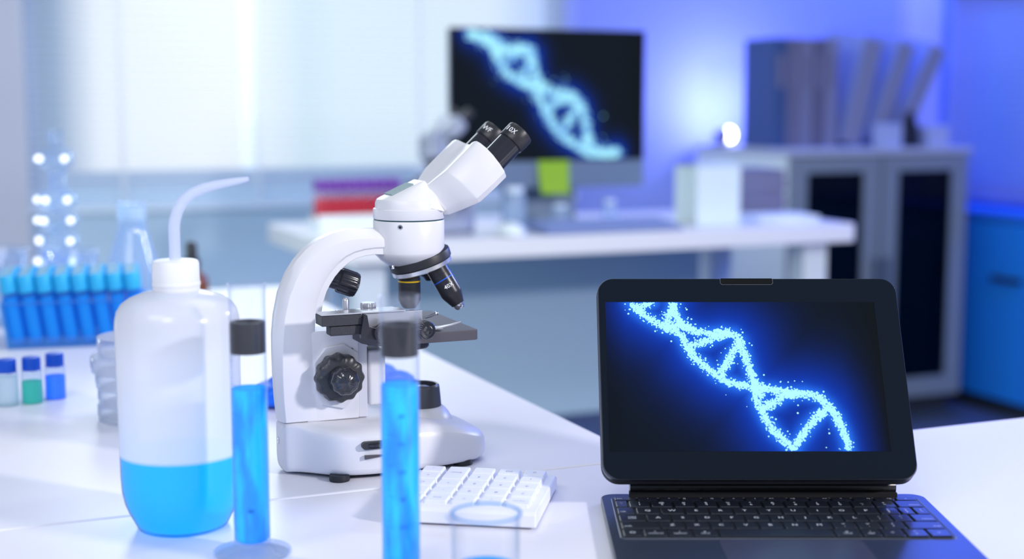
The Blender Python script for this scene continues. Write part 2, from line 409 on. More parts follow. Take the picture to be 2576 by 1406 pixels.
# ------------------------------------------------------------------ microscope
def microscope(label, origin, rz, flip=False, detail=True, white_plastic=white_plastic):
    t = thing('microscope', label, 'microscope', origin, rz)
    cx = .1135
    # head parts live on a turning collar; flip turns them half round
    MH = Matrix.Translation((cx, 0, 0)) @ Matrix.Rotation(pi if flip else 0, 4, 'Z') @ Matrix.Translation((-cx, 0, 0))
    # --- base
    st = [(-.0035, .0135, .0425), (.002, .0165, .0440), (.010, .021, .0440), (.020, .032, .0440), (.030, .045, .0435), (.042, .0545, .043),
          (.065, .059, .043), (.095, .058, .0428), (.120, .0545, .0415), (.140, .050, .0375), (.156, .044, .0320), (.167, .036, .0275), (.1735, .026, .0230), (.1765, .014, .0190)]
    secs = []
    for s_, w, h in st:
        z0 = .0010 + (.003 if s_ > .17 else 0)
        r = min(.014, h*.42, w*.5)
        if s_ < .012: r = .004
        zz = [(-w*.93, z0), (-w, z0+.006), (-w*.985, h-r), (-w*.965, h-r*.45), (-w+r*.55+.001, h-r*.1), (-w+r*1.3, h), (0, h)]
        ring = [(s_, y, z) for y, z in zz] + [(s_, -y, z) for y, z in reversed(zz[:-1])]
        secs.append(ring)
    base = MB().loft(secs).build('base', white_plastic, t, sub=2)
    # raised front collar under the lamp housing
    c = MB().lathe([(.0275, .026), (.0262, .036), (.0235, .041), (.0205, .0445), (.0180, .0465), (.0, .0470)], Matrix.Translation((.1235, 0, 0)) @ Matrix.Diagonal((1.0, 1.12, 1, 1)), n=64)
    c.build('lamp_mound', white_plastic, t, angle=60)
    k = MB().lathe([(.0175, .0445), (.0172, .050), (.0160, .0625), (.0156, .0645), (.0146, .0655), (.0132, .0652), (.0128, .0600)], Matrix.Translation((.1235, 0, 0)), n=64, cap=False).build('lamp_housing', pbr('dark_grey_plastic', (.07, .072, .085), rough=.38), t, angle=40)
    MB().lathe([(.0128, .0598), (.009, .0625), (.004, .0640), (0, .0643)], Matrix.Translation((.1235, 0, 0)), n=48).build('lens', pbr('lens_glass', (.35, .38, .5), rough=.05, spec=.9), k, angle=60)
    # rubber feet
    for (fx, fy) in ((.036, -.046), (.036, .046), (.148, -.036), (.148, .036), ):
        MB().lathe([(.0082, 0), (.0086, .001), (.0082, .0052), (0, .0052)], Matrix.Translation((fx, fy, 0)), n=24).build('rubber_foot', black_rubber, t)
    # under-tray so the base reads dark underneath
    MB().prism([(s_, -w*.78) for s_, w, h in st[2:-2]] + [(s_, w*.78) for s_, w, h in reversed(st[2:-2])], .0022, .0040).build('base_plate', black_rubber, t)
    # brightness slot and wheel + wedge mark on the near side
    if detail:
        for sgn in (-1,):
            yy = -.0585
            M = Matrix.Translation((.0635, yy, .0300)) @ Matrix.Rotation(radians(90), 4, 'X')
            MB().prism(rrect(.0235, .0062, .003, 6), -.003, .0012, M).build('dimmer_slot', pbr('slot_dark', (.03, .035, .04), rough=.4), t)
            M2 = Matrix.Translation((.0635, yy+.006, .0300))
            MB().lathe([(.0095, -.0016), (.0102, -.001), (.0102, .001), (.0095, .0016)], M2, n=40).build('dimmer_wheel', black_gloss, t)
            M = Matrix.Translation((.0635, yy-.0008, .0205)) @ Matrix.Rotation(radians(90), 4, 'X')
            MB().prism([(-.0095, -.0016), (.010, .0002), (.010, .0006), (-.0095, .0016)], -.002, .0003, M).build('dimmer_mark', stage_grey, t)
        MB().lathe([(.0028, 0), (.0028, .0012), (.0015, .0016), (0, .001)], frame((-.0025, 0, .027), (-1, 0, 0)), n=20).build('screw', chrome, t)
    # --- column
    col = MB().box(.018, .0632, -.0148, .0148, .0435, .1195)
    col.build('column', white_plastic, t, bevel=.0012)
    MB().box(.0634, .0712, -.0125, .0125, .0435, .110).build('focus_rail', pbr('rail_white', (.72, .73, .80), rough=.4), t, bevel=.0006)
    br = MB().box(.0725, .088, -.012, .012, .052, .1005)
    br.build('condenser_bracket', white_plastic, t, bevel=.003, segs=3)
    MB().lathe([(.0155, .0985), (.0165, .100), (.0165, .1044), (0, .1044)], Matrix.Translation((cx, 0, 0)), n=40).build('condenser', black_rubber, t)
    # --- arm (C-shape)
    P = [(.0, .0444), (-.0012, .062), (-.0018, .083), (-.0016, .100), (-.0010, .1162), (.0012, .1325), (.0055, .1500), (.0124, .1648), (.0190, .1735), (.0270, .1812), (.0360, .1877), (.0465, .1920), (.0560, .1942), (.0650, .1952), (.0780, .1950), (.0965, .1938)]
    Q = [(.030, .0444), (.0290, .062), (.0280, .083), (.0270, .100), (.0262, .1162), (.0268, .1310), (.0290, .1440), (.0325, .1540), (.0360, .1605), (.0405, .1672), (.0462, .1735), (.0540, .1795), (.0610, .1830), (.0690, .1850), (.0790, .1860), (.0950, .1862)]
    secs = []
    n_ = len(P)
    for i in range(n_):
        p, q = P[i], Q[i]
        a = P[max(i-1, 0)]; b2 = P[min(i+1, n_-1)]
        tx, tz = b2[0]-a[0], b2[1]-a[1]; L_ = sqrt(tx*tx+tz*tz)
        nx, nz = -tz/L_, tx/L_
        k_ = .0035 + .0045*min(1, i/9)
        if i > 12: k_ = .0075
        P1 = (p[0]+nx*k_*.55, p[1]+nz*k_*.55); P2 = (p[0]+nx*k_, p[1]+nz*k_)
        mid = lambda f: (p[0]+(q[0]-p[0])*f, p[1]+(q[1]-p[1])*f)
        m1 = mid(.45)
        secs.append([(q[0], -.0135, q[1]), (q[0]*.85+p[0]*.15, -.0150, q[1]*.85+p[1]*.15), (m1[0], -.0152, m1[1]), (p[0], -.0148, p[1]), (P1[0], -.0110, P1[1]), (P2[0], -.0055, P2[1]), (P2[0], .0055, P2[1]), (P1[0], .0110, P1[1]),
                     (p[0], .0148, p[1]), (m1[0], .0152, m1[1]), (q[0]*.85+p[0]*.15, .0150, q[1]*.85+p[1]*.15), (q[0], .0135, q[1])])
    MB().loft(secs).build('arm', white_plastic, t, bevel=.0007, angle=30)
    # inner flange band under the arm, ending in a step before the collar
    FO = [(x, z) for x, z in Q[5:]]
    secs = []
    for i, (x, z) in enumerate(FO):
        a = FO[max(i-1, 0)]; b2 = FO[min(i+1, len(FO)-1)]
        tx, tz = b2[0]-a[0], b2[1]-a[1]; L_ = sqrt(tx*tx+tz*tz); nx, nz = tz/L_, -tx/L_
        e = .0045 if i < len(FO)-1 else .0055
        x2 = x if i < len(FO)-1 else .0900
        secs.append([(x2-nx*.002, -.0138, z-nz*.002), (x2-nx*.002, .0138, z-nz*.002), (x2+nx*e, .0138, z+nz*e), (x2+nx*e, -.0138, z+nz*e)])
    MB().loft(secs).build('arm_flange', white_plastic, t, bevel=.0005)
    if detail:
        MB().lathe([(.0014, 0), (.0014, .0006), (0, .0006)], frame((.0570, -.0147, .1025), (0, -1, 0)), n=16).build('screw_hole', black_gloss, t)
    # --- collar
    TC = Matrix.Translation((cx, 0, 0))
    MB().lathe([(.0150, .1690), (.0190, .1705), (.0245, .1745), (.0288, .1790), (.0300, .1812), (.0302, .1820), (.0303, .1850), (.0303, .2080), (.0299, .2088)], TC, n=96).build('collar', white_plastic, t, angle=30)
    MB().lathe([(.0298, .2086), (.0298, .2100)], TC, n=96).build('seal_ring', pbr('teal_rubber', (.0, .045, .055), rough=.4), t)
    if detail:
        az = atan2(-.92, -.39) - radians(9.5)
        dx, dy = cos(az), sin(az)
        MB().lathe([(.0022, 0), (.0022, .0004), (.0014, .0005)], frame((cx+dx*.0300, dy*.0300, .2045), (dx, dy, 0)), n=20).build('set_screw', chrome, t)
        MB().lathe([(.0012, 0), (.0012, .0003), (0, .0003)], frame((cx+dx*.0304, dy*.0304, .2045), (dx, dy, 0)), n=16).build('set_screw_socket', black_gloss, t)
    # --- head
    hd = MB().lathe([(.0299, .2099), (.0303, .2106), (.0303, .2180), (.0299, .2186), (.0286, .2190), (.0284, .2235), (.0272, .2262)], TC, n=96)
    head = hd.build('head', white_plastic, t, angle=30)
    head.data.transform(MH)
    e = Vector((.731, 0, .682)); nn = Vector((-.682, 0, .731)); A0 = Vector((.1135, 0, .2285))
    def hp(a, y, b_): p = A0 + e*a + nn*b_; return (p.x, y, p.z)
    pts = [(cx+.0284*cos(a), .0284*sin(a), .2215) for a in [2*pi*k/48 for k in range(48)]]
    pts += [(cx+.0274*cos(a), .0274*sin(a), .2262) for a in [2*pi*k/48 for k in range(48)] ]
    pts += [(.0900, s*.0100, .2275) for s in (-1, 1)]
    pts += [(.1235, s*.0120, .2425) for s in (-1, 1)] + [hp(.016, s*.0150, -.0015) for s in (-1, 1)] + [hp(.013, s*.0225, -.012) for s in (-1, 1)] + [hp(.010, s*.0235, -.026) for s in (-1, 1)]
    MB().hull(pts).build('head_neck', white_plastic, t, bevel=.0012, segs=3, angle=25).data.transform(MH)
    # grey-green label plate on the sloping neck
    a0 = Vector((.0955, 0, .2300)); a1 = Vector((.1150, 0, .2387)); dn = Vector((-.408, 0, .913))
    secv = []
    for p, off in ((a0, .0002), (a1, .0002), (a1, .0012), (a0, .0012)):
        q = p + dn*off; secv += [(q.x, -.0098, q.z), (q.x, .0098, q.z)]
    MB().add(secv, [(0, 1, 3, 2), (4, 5, 7, 6), (0, 2, 4, 6), (1, 3, 5, 7), (0, 1, 7, 6), (2, 3, 5, 4)]).build('label_plate', pbr('sage_plate', (.26, .36, .38), rough=.6, spec=.2), t, smooth=False).data.transform(MH)
    # binocular body: two humps with a valley between
    def sec(a, w, top, bot, hump, da=0.0):
        k_ = w/.042
        pr = [(0, top-.0050*hump), (.006, top-.0047*hump), (.013, top-.0026*hump), (.019, top-.0006*hump), (.0255, top), (.0300, top-.0020), (.0345, top-.0075), (.0385, top-.0150), (.0415, top-.0240), (.0418, bot+.006), (.0385, bot+.001), (.030, bot)]
        pr = [(y*k_, b_) for y, b_ in pr]
        ring = [hp(a - da*max(0, (top-b_))*0, y, b_) for y, b_ in pr] + [hp(a, -y, b_) for y, b_ in reversed(pr[1:])]
        return ring
    secs = [sec(.009, .0190, -.0010, -.0300, .3), sec(.012, .0215, -.0008, -.0325, .5), sec(.022, .0310, -.0006, -.0352, .8), sec(.0325, .0412, -.0004, -.0375, 1), (sec(.0345, .0420, -.0004, -.0380, 1)), sec(.055, .0424, -.0004, -.0390, 1), sec(.0680, .0424, -.0006, -.0392, 1), sec(.0705, .0415, -.0016, -.0385, 1)]
    # front face leans: shift lower part forward
    out = []
    for i, q in enumerate(secs):
        rr = []
        for p in q:
            v = Vector(p) - A0; a_ = v.dot(e); b_ = v.dot(nn)
            if i >= 5: a_ -= max(0, -.012 - b_)*.16*(i-4)/3
            w = A0 + e*a_ + nn*b_; rr.append((w.x, p[1], w.z))
        out.append(rr)
    bb = MB().loft(out).build('binocular_body', white_plastic, t, bevel=.0010, segs=2, angle=28)
    bb.data.transform(MH)
    # eyepieces
    for sgn in (-1, 1):
        fm = frame(hp(.0525, sgn*.0275, -.0235), e, (0, 1, 0))
        ep = MB().lathe([(.0112, 0), (.0112, .0375), (.0107, .0378), (.0107, .0388)], fm, n=64).build('eyepiece', black_gloss, t)
        ep.data.transform(MH)
        cp = MB().lathe([(.0119, .0385), (.0122, .0390), (.0122, .0505), (.0116, .0520), (.0100, .0524), (.0088, .0510), (0, .0500)], fm, n=64).build('eyecup', pbr('eyecup_black', (.028, .028, .034), rough=.36, bump=.2, bscale=1200), ep)
        cp.data.transform(MH)
        if detail:
            # printed mark on the upper side, facing the viewer
            az_ = radians(-122)
            # direction on barrel: combination of up-normal and toward viewer (-y)
            dirv = (nn*.80 + Vector((0, -1, 0))*.60).normalized()
            ctr = Vector(hp(.0525, sgn*.0275, -.0235)) + e*.0448 + dirv*.01232
            up = -e; xx = up.cross(dirv)
            Mt = Matrix((xx, up, dirv)).transposed().to_4x4(); Mt.translation = ctr
            Mt = Mt @ Matrix.Rotation(pi/2*0, 4, 'Z')
            tx = text_mesh('10X' if sgn < 0 else 'WF', .0066, Mt @ Matrix.Rotation(pi, 4, 'Z'), white_ink, 'eyecup_print', cp)
            tx.data.transform(MH)
    # --- nosepiece turret (tilted 18 degrees)
    d = Vector((.31, 0, -.951)); tt = Vector((.951, 0, .31)); ll = Vector((0, 1, 0))
    c0 = Vector((.1215, 0, .1795))
    MN = frame(c0, d, tt)
    nose = MB().lathe([(.0190, -.002), (.0240, .000), (.0268, .002), (.0272, .0035), (.0272, .0085), (.0262, .0095)], MN, n=72).build('nosepiece', black_rubber, t, angle=30)
    nose.data.transform(MH)
    MB().lathe([(.0250, .0093), (.0262, .0098), (.0262, .0132), (.0245, .0142), (.0190, .0152), (.0, .0165)], MN, n=72).build('nosepiece_ring', silver, nose, angle=30).data.transform(MH)
    clip = MB().box(-.0265, -.021, -.004, .004, .006, .013, MN)
    clip.build('click_stop', silver, nose, bevel=.0006).data.transform(MH)
    MB().lathe([(.0016, 0), (.0018, .001), (0, .0016)], frame(c0 - tt*.0262 + Vector((0, -.007, -.002)), (-.6, -.7, 0)), n=16).build('screw', chrome, nose).data.transform(MH)
    for phi, kind in ((180, '10'), (-60, '40'), (60, '4')):
        f = radians(phi)
        dr = (d*.951 + (tt*cos(f) + ll*sin(f))*.31).normalized()
        bp = c0 + d*.0135 + (tt*cos(f) + ll*sin(f))*.0150
        if kind == '10': bp = Vector((cx, 0, .1700))
        Mo = frame(bp, dr, (0, 1, 0))
        if kind == '10':
            pr = [(.0092, 0), (.0092, .0115), (.0096, .0118), (.0096, .0300), (.0075, .0345), (.0058, .0370), (.0052, .0375), (0, .0370)]
            band = (.0136, .0147, (.85, .55, .0), .00968)
        elif kind == '40':
            pr = [(.0092, 0), (.0092, .0080), (.0094, .0082), (.0094, .0265), (.0088, .0285), (.0056, .0375), (.0050, .0378)]
            band = (.0128, .0136, (.01, .12, .75), .0095)
        else:
            pr = [(.0088, 0), (.0088, .0080), (.0070, .0095), (.0060, .0150), (0, .0152)]
            band = None
        ob = MB().lathe(pr, Mo, n=48).build('objective', black_rubber if kind != '40' else pbr('objective_black', (.022, .023, .03), rough=.3), t, angle=30)
        ob.data.transform(MH)
        if band:
            MB().lathe([(band[3], band[0]), (band[3], band[1])], Mo, n=48).build('colour_band', pbr('band_%s' % kind, band[2], rough=.4), ob).data.transform(MH)
        if kind == '40':
            MB().lathe([(.0048, .0376), (.0044, .0405), (.0030, .0420), (0, .0418)], Mo, n=32).build('front_lens', chrome, ob, angle=40).data.transform(MH)
            if detail:
                view = Vector((-.39, -.92, .05))
                side = (view - dr*view.dot(dr)).normalized()
                side = (Matrix.Rotation(radians(-12), 3, dr) @ side)
                ctr = bp + dr*.0200 + side*.00955
                up = -dr; xx = up.cross(side)
                Mt = Matrix((xx, up, side)).transposed().to_4x4(); Mt.translation = ctr
                text_mesh('40X', .0050, Mt, white_ink, 'objective_print', ob).data.transform(MH)
    # --- stage
    sg = MB().prism([(.058, -.040), (.066, -.0585), (.152, -.0585), (.154, -.056), (.154, .056), (.152, .0585), (.066, .0585), (.058, .040)], .1112, .1198)
    sg.build('stage', stage_grey, t, bevel=.0006)
    MB().prism([(.0716, -.013), (.098, -.028), (.098, .028), (.0716, .013)], .1045, .1110).build('stage_support', stage_grey, t)
    # mechanical stage on the near side
    ms = MB(); yy = -.0600
    ms.box(.0195, .0530, yy, yy+.020, .1305, .1388)
    mso = ms.build('mechanical_stage', black_tex, t, bevel=.0006)
    MB().box(.0265, .0535, yy+.0015, yy+.014, .1222, .1302).build('guide_block', black_tex, mso, bevel=.0012)
    MB().box(.0195, .0900, yy+.0005, yy+.018, .1390, .1403).build('guide_bar', silver, mso, bevel=.0004)
    MB().prism([(.0545, .1200), (.0545, .1388), (.1050, .1388), (.1050, .1280), (.076, .1210), (.076, .1202)], 0, .004, Matrix.Translation((0, yy+.0065, 0)) @ Matrix.Rotation(pi/2, 4, 'X')).build('scale_plate', silver, mso, bevel=.0004)
    MB().prism([(.0505, .1240), (.0530, .1378), (.0560, .1386), (.0575, .1290), (.064, .1270), (.0700, .1315), (.076, .1300), (.078, .1230), (.070, .1165), (.0505, .1195)], 0, .005, Matrix.Translation((0, yy+.001, 0)) @ Matrix.Rotation(pi/2, 4, 'X')).build('knob_bracket', black_gloss, mso, bevel=.0004)
    MB().lathe([(.0026, 0), (.0026, .0010), (.0012, .0016), (0, .0012)], frame((.0555, yy-.0005, .1235), (0, -1, 0)), n=20).build('screw', chrome, mso)
    # knurled knobs
    MB().lathe([(.0078, 0), (.0082, .0006), (.0082, .0085), (.0076, .0092), (.004, .0094), (0, .0094)], frame((.0700, yy-.0035, .1230), (0, -1, 0)), n=120, lobes=40, amp=.03).build('travel_knob', stage_grey, mso, angle=20)
    MB().lathe([(.0070, 0), (.0074, .0006), (.0074, .0080), (.0066, .0088), (.0044, .0090), (.0030, .0102), (0, .0106)], frame((.1030, yy-.0035, .1240), (.2, -1, 0)), n=96, lobes=32, amp=.02).build('travel_knob', black_gloss, mso, angle=20)
    MB().lathe([(.0027, 0), (.0027, .0085), (.0022, .0098), (.0012, .0105), (0, .0107)], Matrix.Translation((.0470, -.034, .1387)), n=24).build('stop_pin', silver, mso, angle=40)
    MB().box(.0400, .0900, -.0398, -.026, .1375, .1387).build('guide_bar', silver, mso, bevel=.0004)
    MB().lathe([(.0060, 0), (.0063, .0008), (.0063, .0048), (.0058, .0056), (0, .0056)], Matrix.Translation((.0660, -.034, .1388)), n=96, lobes=30, amp=.03).build('clamp_knob', silver, mso, angle=20)
    for sx_, y_ in ((.104, -.034),):
        MB().lathe([(.0042, 0), (.0042, .0045), (.0024, .0050), (.0024, .0068), (0, .0070)], Matrix.Translation((sx_, y_, .1290)), n=24).build('clamp_screw', chrome, mso, angle=40)
    MB().tube([(.100, -.038, .1285), (.108, -.042, .1290), (.118, -.040, .1306), (.124, -.038, .1322)], [.0012, .0013, .0011, .0010], n=10).build('spring_lever', chrome, mso)
    MB().lathe([(0, -.0018), (.0013, -.0012), (.0018, 0), (.0013, .0012), (0, .0018)], Matrix.Translation((.1245, -.038, .1324)), n=16).build('lever_tip', chrome, mso)
    # slide holder arm, a curved silver claw lying on the stage
    cl = [(.104, -.0540, .1215), (.112, -.0555, .1216), (.122, -.0550, .1221), (.132, -.0530, .1232), (.142, -.0490, .1250)]
    secs = []
    for i, p in enumerate(cl):
        w = [.006, .0075, .005, .0028, .0020][i]
        secs.append([(p[0], p[1], p[2]), (p[0], p[1]+w, p[2]+.0004), (p[0], p[1]+w, p[2]+.0016), (p[0], p[1], p[2]+.0016)])
    MB().loft(secs).build('slide_holder', silver, mso, bevel=.0003)
    MB().prism([(.102, -.052), (.126, -.050), (.104, -.020), (.100, -.020)], .1205, .1218).build('slide_holder', silver, mso, bevel=.0003)
    MB().box(.070, .106, -.054, -.010, .1199, .1210).build('slide_carrier', silver, mso, bevel=.0003)
    # --- focus knobs
    ck = frame((.0430, -.0150, .0815), (0, -1, 0))
    MB().prism([(.024, .070), (.030, .058), (.050, .053), (.062, .066), (.062, .100), (.050, .108), (.034, .106), (.024, .094)], 0, .0035, Matrix.Translation((0, -.0145, 0)) @ Matrix.Rotation(pi/2, 4, 'X')).build('knob_plate', white_plastic, t, bevel=.0008)
    for sg_, yb in ((-1, -.0165), (1, .0150)):
        fk = frame((.0430, yb, .0815), (0, sg_, 0))
        kb = MB().lathe([(.0150, 0), (.0185, .0015), (.0200, .0045), (.0200, .0130), (.0188, .0155), (.0165, .0168), (.0125, .0172)], fk, n=144, lobes=12, amp=.035).build('coarse_focus_knob', black_rubber if sg_ > 0 else pbr('knob_charcoal', (.04, .042, .05), rough=.32, noise=.1, nscale=80), t, angle=25)
        MB().lathe([(.0115, .0168), (.0118, .0180), (.0118, .0255), (.0110, .0290), (.0090, .0315), (.0055, .0335), (0, .0345)], fk, n=120, lobes=10, amp=.028).build('fine_focus_knob', pbr('knob_gloss', (.03, .032, .042), rough=.14, spec=.8), kb, angle=40)
    # inner knob below the arm
    kn = frame((.0340, .004, .1665), (.90, -.10, -.34))
    kb = MB().lathe([(.0085, 0), (.0092, .0010), (.0092, .0180), (.0098, .0185)], kn, n=48).build('arm_knob', black_gloss, t)
    MB().lathe([(.0098, .0185), (.0106, .0195), (.0106, .0320), (.0096, .0350), (.0060, .0362), (0, .0362)], kn, n=120, lobes=15, amp=.028).build('knob_grip', black_gloss, kb, angle=20)
    return t
M0 = (-.19263, 1.16615, ZD)
microscope('white binocular microscope with black eyepieces on the near desk', M0, TH)
bm_ang = TH + radians(180-50)
microscope('blurred second microscope on the far table left of the monitor', (-.097, 3.370, ZD), TH+radians(195), flip=True, detail=False, white_plastic=pbr('shaded_enamel', (.32, .35, .46), rough=.35))  # white enamel darkened in colour for the shade it stands in

# ------------------------------------------------------------------ keypad
def keypad():
    rz = radians(-9.5)
    t = thing('numeric_keypad', 'white wireless numeric keypad lying in front of the microscope', 'keypad', (.0175-.0, 1.0, ZD), rz)
    W, D = .113, .113
    # local: near-right bottom corner at the origin, x to the left is negative
    b = MB()
    prof = [(0, .0015), (0, .0115), (.004, .0135), (D-.004, .0120), (D, .0105), (D, .0015)]
    b.loft([[(-W, y, z) for y, z in prof], [(0, y, z) for y, z in prof]])
    kp = pbr('keypad_white', (.84, .85, .93), rough=.38)
    b.build('body', kp, t, bevel=.0015, segs=3)
    for fx in (-W+.012, -.012):
        for fy in (.012, D-.012): MB().lathe([(.004, 0), (.004, .0016)], Matrix.Translation((fx, fy, 0)), n=16).build('rubber_foot', black_rubber, t)
    km = pbr('keycap_white', (.82, .84, .93), rough=.42)
    ink = pbr('keypad_ink', (.42, .44, .55), rough=.6)
    rows = [['0', '00', '.', 'Enter', '-'], ['1', '2', '3', None, '+'], ['4', '5', '6', '+', 'C'], ['7', '8', '9', '-', '%'], ['Num', '/', '*', 'Del', 'M']]
    px = .0205
    py = .0197
    for r_, row in enumerate(rows):
        for c_, k in enumerate(row):
            if k is None: continue
            x1 = -.0065 - c_*px; x0 = x1 - px + .0018
            y1 = D - .006 - r_*py; y0 = y1 - py + .0016
            if k == 'Enter': y0 -= py
            zt = .0160 + .001*(1-r_/5)
            hw, hd = (x1-x0)/2, (y1-y0)/2; cx_, cy_ = (x0+x1)/2, (y0+y1)/2
            mb = MB().loft([[(cx_+sx*hw, cy_+sy*hd, .0105) for sx, sy in ((-1, -1), (1, -1), (1, 1), (-1, 1))], [(cx_+sx*(hw-.0012), cy_+sy*(hd-.0012), zt) for sx, sy in ((-1, -1), (1, -1), (1, 1), (-1, 1))]])
            ko = mb.build('key', km, t, bevel=.0009, segs=3)
            Mt = Matrix.Translation((cx_, cy_, zt+.00012)) @ Matrix.Rotation(pi, 4, 'Z')
            text_mesh(k, .0058 if len(k) < 3 else .0042, Mt, ink, 'legend', ko)
    return t
keypad()

# ------------------------------------------------------------------ tablet and keyboard case
TT = radians(31.7)
TB = Vector((.1880, 1.046, ZD+.0255))     # middle of the tablet's bottom edge (front glass)
case_m = pbr('charcoal_case', (.03, .034, .045), rough=.5, noise=.1, nscale=300)
def tablet():
    t = thing('tablet', 'black tablet standing on the keyboard case, showing a glowing blue DNA strand', 'tablet', TB)
    t.rotation_euler = (pi/2 - TT, 0, 0)   # local x right, y up the glass, z toward the viewer
    W, H = .2392, .1672
    MB().prism(rrect(W, H, .0125, 8, 0, H/2), -.0062, -.0003).build('body', pbr('graphite_metal', (.10, .11, .14), rough=.3, metal=.9), t, bevel=.0012, segs=3)
    MB().prism(rrect(W-.0014, H-.0014, .0120, 8, 0, H/2), -.0004, .0006).build('front_glass', pbr('screen_black', (.001, .004, .011), rough=.07, spec=.55), t, bevel=.0003)
    # camera notch strip on the top bezel
    nb = MB()
    nb.prism([(-.0205, H-.0006), (-.0205, H-.0045), (-.0195, H-.0056), (.0195, H-.0056), (.0205, H-.0045), (.0205, H-.0006)], .0006, .0010)
    nb.build('camera_strip', pbr('notch_black', (.0, .0, .0), rough=.3), t)
    pts = [(-.0210, H-.0008), (-.0210, H-.0046), (-.0198, H-.0059), (.0198, H-.0059), (.0210, H-.0046), (.0210, H-.0008)]
    MB().tube([(x, y, .0007) for x, y in pts], .00014, n=6).build('camera_strip_edge', pbr('strip_edge_grey', (.16, .18, .22), rough=.4), t)
    # picture: pixel positions in the photograph's own crop are only used as picture coordinates
    X0, X1, Y0, Y1 = -.1138, .1005, .0222, .1460
    def pc(x, y):     # picture coords: x 120..1750, y 182..1067  (keystone undone)
        v = (1067-y)/885.0
        # width shrinks up the slanted screen
        left = 120 + 0*v; right = 1790 - 62*v
        u = (x-left)/(right-left)
        vv = v*(1.0 + .06*(1-v))
        return (X0 + u*(X1-X0), Y0 + vv*(Y1-Y0))
    S = [[(275, 182), (310, 235), (360, 275), (420, 315), (480, 350), (545, 372), (580, 420), (610, 480), (640, 530), (700, 580), (760, 635), (830, 675), (900, 695), (975, 700)],
         [(400, 182), (345, 205), (320, 235)], [(525, 182), (520, 230), (500, 270), (480, 335)],
         [(530, 182), (530, 230), (545, 290), (590, 340), (660, 375), (740, 385), (820, 375), (880, 388), (920, 430), (940, 500), (960, 580), (985, 650), (1000, 710), (1000, 770), (1030, 840), (1060, 900), (1110, 970), (1170, 1020), (1220, 1065)],
         [(610, 480), (680, 445), (760, 415), (850, 388)], [(920, 430), (870, 510), (830, 580), (790, 635)],
         [(990, 670), (1040, 715), (1110, 725), (1200, 745), (1290, 745), (1370, 765), (1430, 815), (1480, 890), (1510, 950), (1530, 1010), (1540, 1065)],
         [(1040, 835), (1110, 795), (1180, 760), (1250, 745)], [(1425, 830), (1360, 880), (1310, 930), (1270, 980), (1215, 1045)],
         [(480, 350), (560, 330), (640, 365)], [(990, 720), (1040, 760)]]
    picture(t, [[pc(*p) for p in s] for s in S], X0, X1, Y0, Y1, .00075, dot=.00066, glow=.022, ndots=7600, seed=3)
    return t
